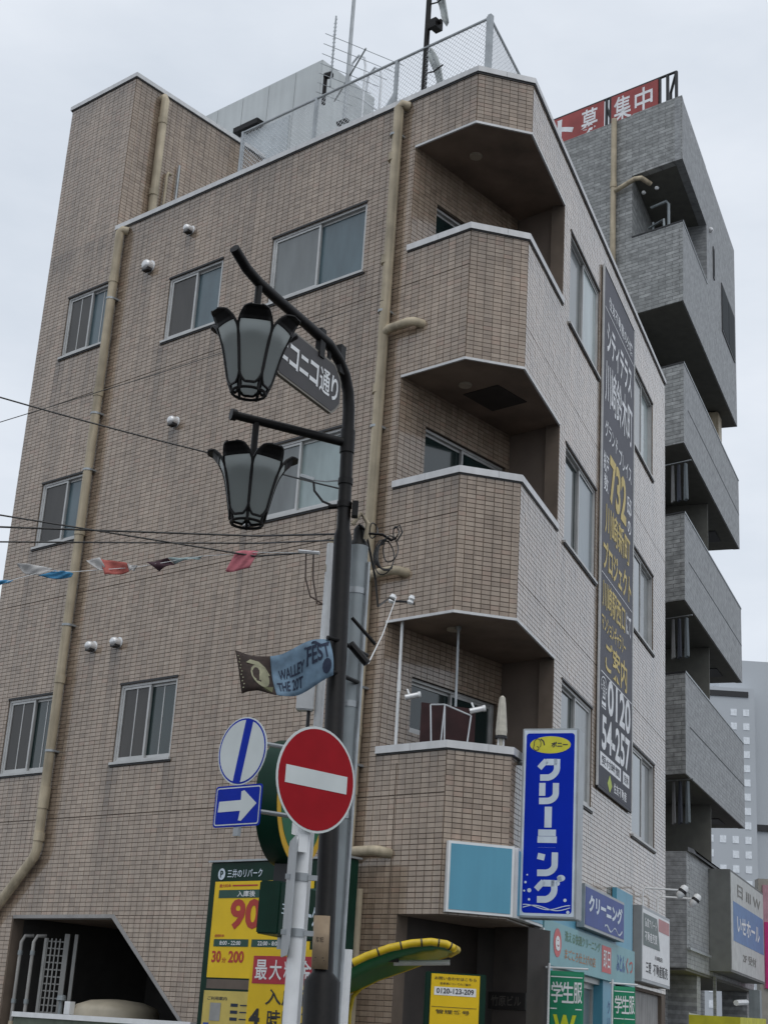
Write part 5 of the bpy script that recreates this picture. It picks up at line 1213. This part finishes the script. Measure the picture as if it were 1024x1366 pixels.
for i, (t, b) in enumerate(zip(tops, bots)):
    ue = 2.63 if i == 0 else 6.33 + .03 * i
    MB().prism([FF.p(0, 0, 0), FF.p(ue, 0, 0), FF.p(ue, -.14, 0), FF.p(.05, -.14, 0)], b, t).build('balcony_front', FSMO, GB)
    MB().prism([FG.p(.0005, .001, 0), FG.p(1.129, .001, 0), FG.p(1.129, -.14, 0), FG.p(.06, -.14, 0)], b + .004, t - .003).build('balcony_side', FBRK, GB)
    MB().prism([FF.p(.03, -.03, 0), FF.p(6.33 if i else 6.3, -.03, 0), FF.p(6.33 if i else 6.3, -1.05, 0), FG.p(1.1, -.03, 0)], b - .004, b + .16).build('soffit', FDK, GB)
    MB().prism([FF.p(-.01, .012, 0), FF.p(ue, .012, 0), FF.p(ue, -.02, 0), FG.p(.02, -.02, 0)], t, t + .03).build('parapet_cap', GALV, GB)
    MB().box(FG, -.0, 1.13, -.02, .012, t + .001, t + .03).build('parapet_cap', BLACK, GB)
    if i: MB().box(FF, .4, ue, .0005, .004, (t + b) / 2 - .01, (t + b) / 2 + .008).build('panel_joint', mat('joint_dark', (.08, .085, .09), .8), GB)
    if i: MB().prism([FF.p(5.0, -.3, 0), FF.p(5.7, -.3, 0), FF.p(5.7, -.85, 0), FF.p(5.0, -.85, 0)], b - .02, b - .005).build('ceiling_hatch', BLACK, GB)
    if i:
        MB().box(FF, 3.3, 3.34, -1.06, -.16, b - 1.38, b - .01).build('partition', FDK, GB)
        for u in (.7, 1.5, 2.3): MB().box(FF, u, u + .5, -1.0655, -1.04, b - 1.4, b - .35).build('balcony_window', DARKG, GB)
MB().prism([FF.p(0, 0, 0), FF.p(7.2, 0, 0), FF.p(7.2, -.5, 0), FF.p(.05, -.5, 0)], 3.0, 4.86).build('podium_front', FSMO, GB)
MB().prism([FG.p(.0005, .001, 0), FG.p(1.5, .001, 0), FG.p(1.5, -.3, 0), FG.p(.1, -.3, 0)], 3.0, 4.86).build('podium_side', FBRK, GB)
MB().prism([FF.p(-.02, .03, 0), FF.p(7.22, .03, 0), FF.p(7.22, -.5, 0), FG.p(.03, -.3, 0)], 4.861, 4.93).build('parapet_cap', BLACK, GB)
MB().prism([FF.p(0, -.02, 0), FF.p(7.2, -.02, 0), FF.p(7.2, -2, 0), FG.p(1.5, -.02, 0)], 2.96, 2.999).build('soffit', FDK, GB)
MB().box(FF, 2.4, 2.46, .0, .05, 0, 3.0).build('column', FSMO, GB)
for u in (1.4, 6.9): MB().box(FF, u, u + .35, -.6, -.1, 0, 2.96).build('column', FSMO, GB)
MB().box(FF, -.05, 1.9, .03, .07, 3.28, 3.32).build('cable_tray', GALV, GB)
pg = MB().tube([FG.p(1.52, .08, 19.6), FG.p(1.52, .08, 0)], .06, 10).build('downpipe', CREAM, GB, smooth=True)
for z in (18.0, 16.2, 13.0, 10.0): MB().tube([FG.p(1.52, .08, z), FG.p(1.52, .08, z + .12)], .07, 10).build('collar', CREAM, pg, smooth=True)
MB().tube([FG.p(1.45, .1, 17.9), FG.p(1.0, .12, 18.0), FG.p(.88, .08, 18.0), FG.p(.80, -.15, 17.95)], .05, 10).build('branch_pipe', CREAM, pg, smooth=True)
RL = GREYP
rail = MB().tube([FG.p(1.0, -.5, 17.65), FG.p(.65, -.5, 17.68), FG.p(.60, -.5, 17.6), FG.p(.60, -.5, 16.5)], .03, 8).build('railing', RL, GB, smooth=True)
MB().tube([FG.p(1.05, -.5, 17.2), FG.p(.65, -.4, 17.22), FG.p(.62, -.4, 16.5)], .025, 8).build('railing', RL, GB, smooth=True)
MB().tube([FG.p(.95, -.5, 17.3), FG.p(.95, -.5, 16.5)], .02, 8).build('railing', RL, GB, smooth=True)
for u in (1.02, .72): MB().lathe(FG.p(u, -.25, 17.85), [(.03, 0), (.045, .03), (.03, .06)], 10).build('ceiling_lamp', WHITE, GB, smooth=True)
MB().lathe(FF.p(3.0, .004, 18.25), [(.06, 0), (.06, .04), (.03, .07)], 14, FF.n).build('vent_hood', STEEL, GB, smooth=True)
for u0, u1, z0, z1 in ((3.35, 3.5, 17.3, 18.05), (4.4, 6.1, 16.55, 17.72)):
    w_ = MB().box(FF, u0, u1, .001, .02, z0, z1).build('window', DARKALU, GB); MB().box(FF, u0 + .04, (u0 + u1) / 2 - .02, .0202, .025, z0 + .05, z1 - .05).build('pane', mat('far_dark_glass', (.02, .025, .028), .6, spec=.1), w_); MB().box(FF, (u0 + u1) / 2 + .02, u1 - .04, .0202, .025, z0 + .05, z1 - .05).build('pane', MATS['far_dark_glass'], w_)
AC = thing('air_conditioner', 'pale air conditioner unit hanging under the top block of the grey building', 'air conditioner', FF.p(5.6, -.5, 14.4))
MB().box(FF, 5.3, 5.75, -.6, -.25, 14.3, 15.05).build('casing', CREAM, AC, bevel=.02); MB().box(FF, 5.35, 5.7, -.6, -.3, 14.1, 14.28).build('drain_tray', BLACK, AC)
for i, (lb, z) in enumerate((('folded laundry hanging at the third balcony from the top of the grey block', 11.0), ('bundle of laundry hanging at the fourth balcony of the grey block', 8.05), ('laundry poles hanging at the lowest balcony of the grey block', 5.15))):
    t = thing('laundry', lb, 'laundry', FG.p(.5, -.3, z), 'laundry on the grey block')
    for j, (u, c) in enumerate(((.42, mat('laundry_grey', (.2, .2, .2), .8)), (.30, mat('laundry_dark', (.04, .045, .06), .8)), (.16, mat('laundry_slate', (.12, .14, .15), .8)))):
        mb = MB(); mb.slab(FG, [(u, z + .25), (u + .06, z + .22), (u + .05, z + .95), (u + .02, z + .95)], -.40 - .02 * j, -.36); mb.build('garment', c, t)
    MB().tube([FG.p(.05, -.34, z + .97), FG.p(1.05, -.34, z + .97)], .012, 6).build('pole', GALV, t)

RS = thing('rooftop_sign', 'red rooftop sign with white lettering in a black frame on the grey block', 'sign', FG.p(1.5, -.3, 19.6))
FG2 = Fr(FG.p(0, -.12, 0), AL, -1); RR_ = mat('faded_red_sheet', (.33, .055, .05), .5, var=.2, scale=2)
for a, b in ((.62, 1.72), (1.90, 3.4), (3.42, 4.6)): MB().box(FG2, a, b, -.02, 0, 19.60, 20.32).build('red_panel', RR_, RS)
for a, ch in ((.72, '中'), (1.22, '集'), (2.02, '募'), (2.62, 'ト'), (3.2, 'ン')):
    mb = MB(); put_text(mb, face_fn(FG2, a + .44, 19.66, .003, True), ch, 0, 0, .42, .60, .018 if ch in '募集' else .035); mb.build('lettering', WPRINT, RS)
MB().tube([FG2.p(.22, -.05, 20.36), FG2.p(4.6, -.05, 20.36)], .03, 6).build('frame_bar', BLACK, RS)
for u in (.22, .42, .60, 1.76, 1.86): MB().box(FG2, u - .025, u + .025, -.07, -.02, 19.55, 20.36).build('frame_bar', BLACK, RS)
MB().tube([FG2.p(.22, -.05, 20.36), FF.p(.9, -.4, 20.36)], .03, 6).build('frame_bar', BLACK, RS); MB().tube([FF.p(.9, -.4, 20.36), FF.p(.9, -.4, 19.55)], .03, 6).build('frame_bar', BLACK, RS)
MB().tube([FG2.p(1.74, -.05, 19.7), FG2.p(1.88, -.05, 20.3)], .02, 6).build('frame_bar', BLACK, RS)
WS = thing('clinic_sign', 'white and blue box sign on the podium of the grey block', 'sign', FF.p(4, 0, 3.1))
MB().box(FF, 2.05, 6.05, .005, .38, 3.08, 4.82).build('cabinet', mat('sign_side_grey', (.14, .145, .14), .6), WS)
MB().box(FF, 2.10, 6.0, .3802, .385, 3.12, 4.78).build('face', mat('sign_offwhite', (.50, .51, .49), .5), WS)
MB().box(FF, 2.3, 5.95, .3852, .388, 3.62, 4.30).build('blue_panel', mat('sign_blue', (.10, .20, .40), .5), WS)
fw = lambda x, y: FF.p(2.3 + x, .391, 3.1 + y); mb = MB(); put_text(mb, fw, 'いせホール', .4, .70, 2.7, .30, .02); mb.build('white_lettering', WHITE, WS)
mb = MB(); put_text(mb, fw, '日 III W', .5, 1.32, 2.8, .22, .02); put_text(mb, fw, '2F 受付', 1.0, .22, 1.6, .16, .01); mb.build('grey_lettering', mat('grey_letters', (.22, .21, .19), .6), WS)

# ------------------------------------------------------------------ far right
PK = thing('pink_billboard', 'tall magenta billboard in a grey frame at the right edge', 'billboard', (8.9, 33, 0))
MB().box(W0, 8.50, 10.2, 33.0, 33.3, 0, 5.35).build('frame', mat('warm_grey_frame', (.34, .32, .28), .6), PK); MB().box(W0, 8.58, 10.1, 32.97, 32.999, 3.1, 5.22).build('pale_panel', mat('pale_pink', (.48, .26, .30), .5), PK)
MB().box(W0, 8.60, 10.1, 32.95, 32.969, 3.1, 4.45).build('magenta_panel', mat('magenta', (.48, .012, .16), .4), PK)
BT = thing('office_tower', 'hazy grey office tower with rows of small bright windows in the distance', 'building', (34, 125, 0))
TG = mat('far_tower_grey', (.47, .50, .53), .6, var=.05, scale=.1); TWN = mat('far_window', (.78, .82, .86), .3)
MB().box(W0, 23, 30.9, 120, 140, 0, 30.3).build('block', TG, BT); MB().box(W0, 28.4, 60, 121.5, 140, 0, 33.0).build('block', TG, BT)
MB().box(W0, 24, 30.4, 119.9, 119.99, 29.55, 30.0).build('louvre', BLACK, BT)
for c in range(5):
    for r_ in range(22):
        if c > 0 and 2 < r_ < 9: continue
        if c > 1 and r_ < 9: continue
        if r_ > 9 and (r_ * 7 + c * 3) % 5 == 1: continue
        x = 29.95 - c * 1.0; z = 28.0 - r_ * 1.13
        MB().box(W0, x, x + .5, 119.97, 119.995, z, z + .55).build('window', TWN, BT)
for z in (19.1, 8): MB().box(W0, 30.95, 60, 121.3, 121.45, z, z + .5).build('ledge', BLACK, BT)
AW = thing('awning', 'yellow shop awning at the bottom right under the grey block', 'awning', FF.p(1, .5, 2.2))
MB().slab(FF, [(-.4, 2.05), (2.4, 2.12), (2.4, 2.34), (-.4, 2.27)], .1, .9).build('canvas', mat('yellow_canvas', (.55, .52, .03), .6), AW)
MB().box(FF, -.4, 2.4, .08, .099, 2.0, 2.3).build('fixing_rail', GALV, AW)
SD_ = thing('street_post', 'white post and box standing under the podium of the grey block', 'post', FF.p(4.6, .4, 0))
MB().box(FF, 4.5, 4.75, .3, .5, 0, 2.9).build('post', GREYP, SD_); MB().tube([FF.p(3.0, .3, 2.6), FF.p(4.2, .3, 2.66)], .05, 8).build('lamp', WHITE, SD_)
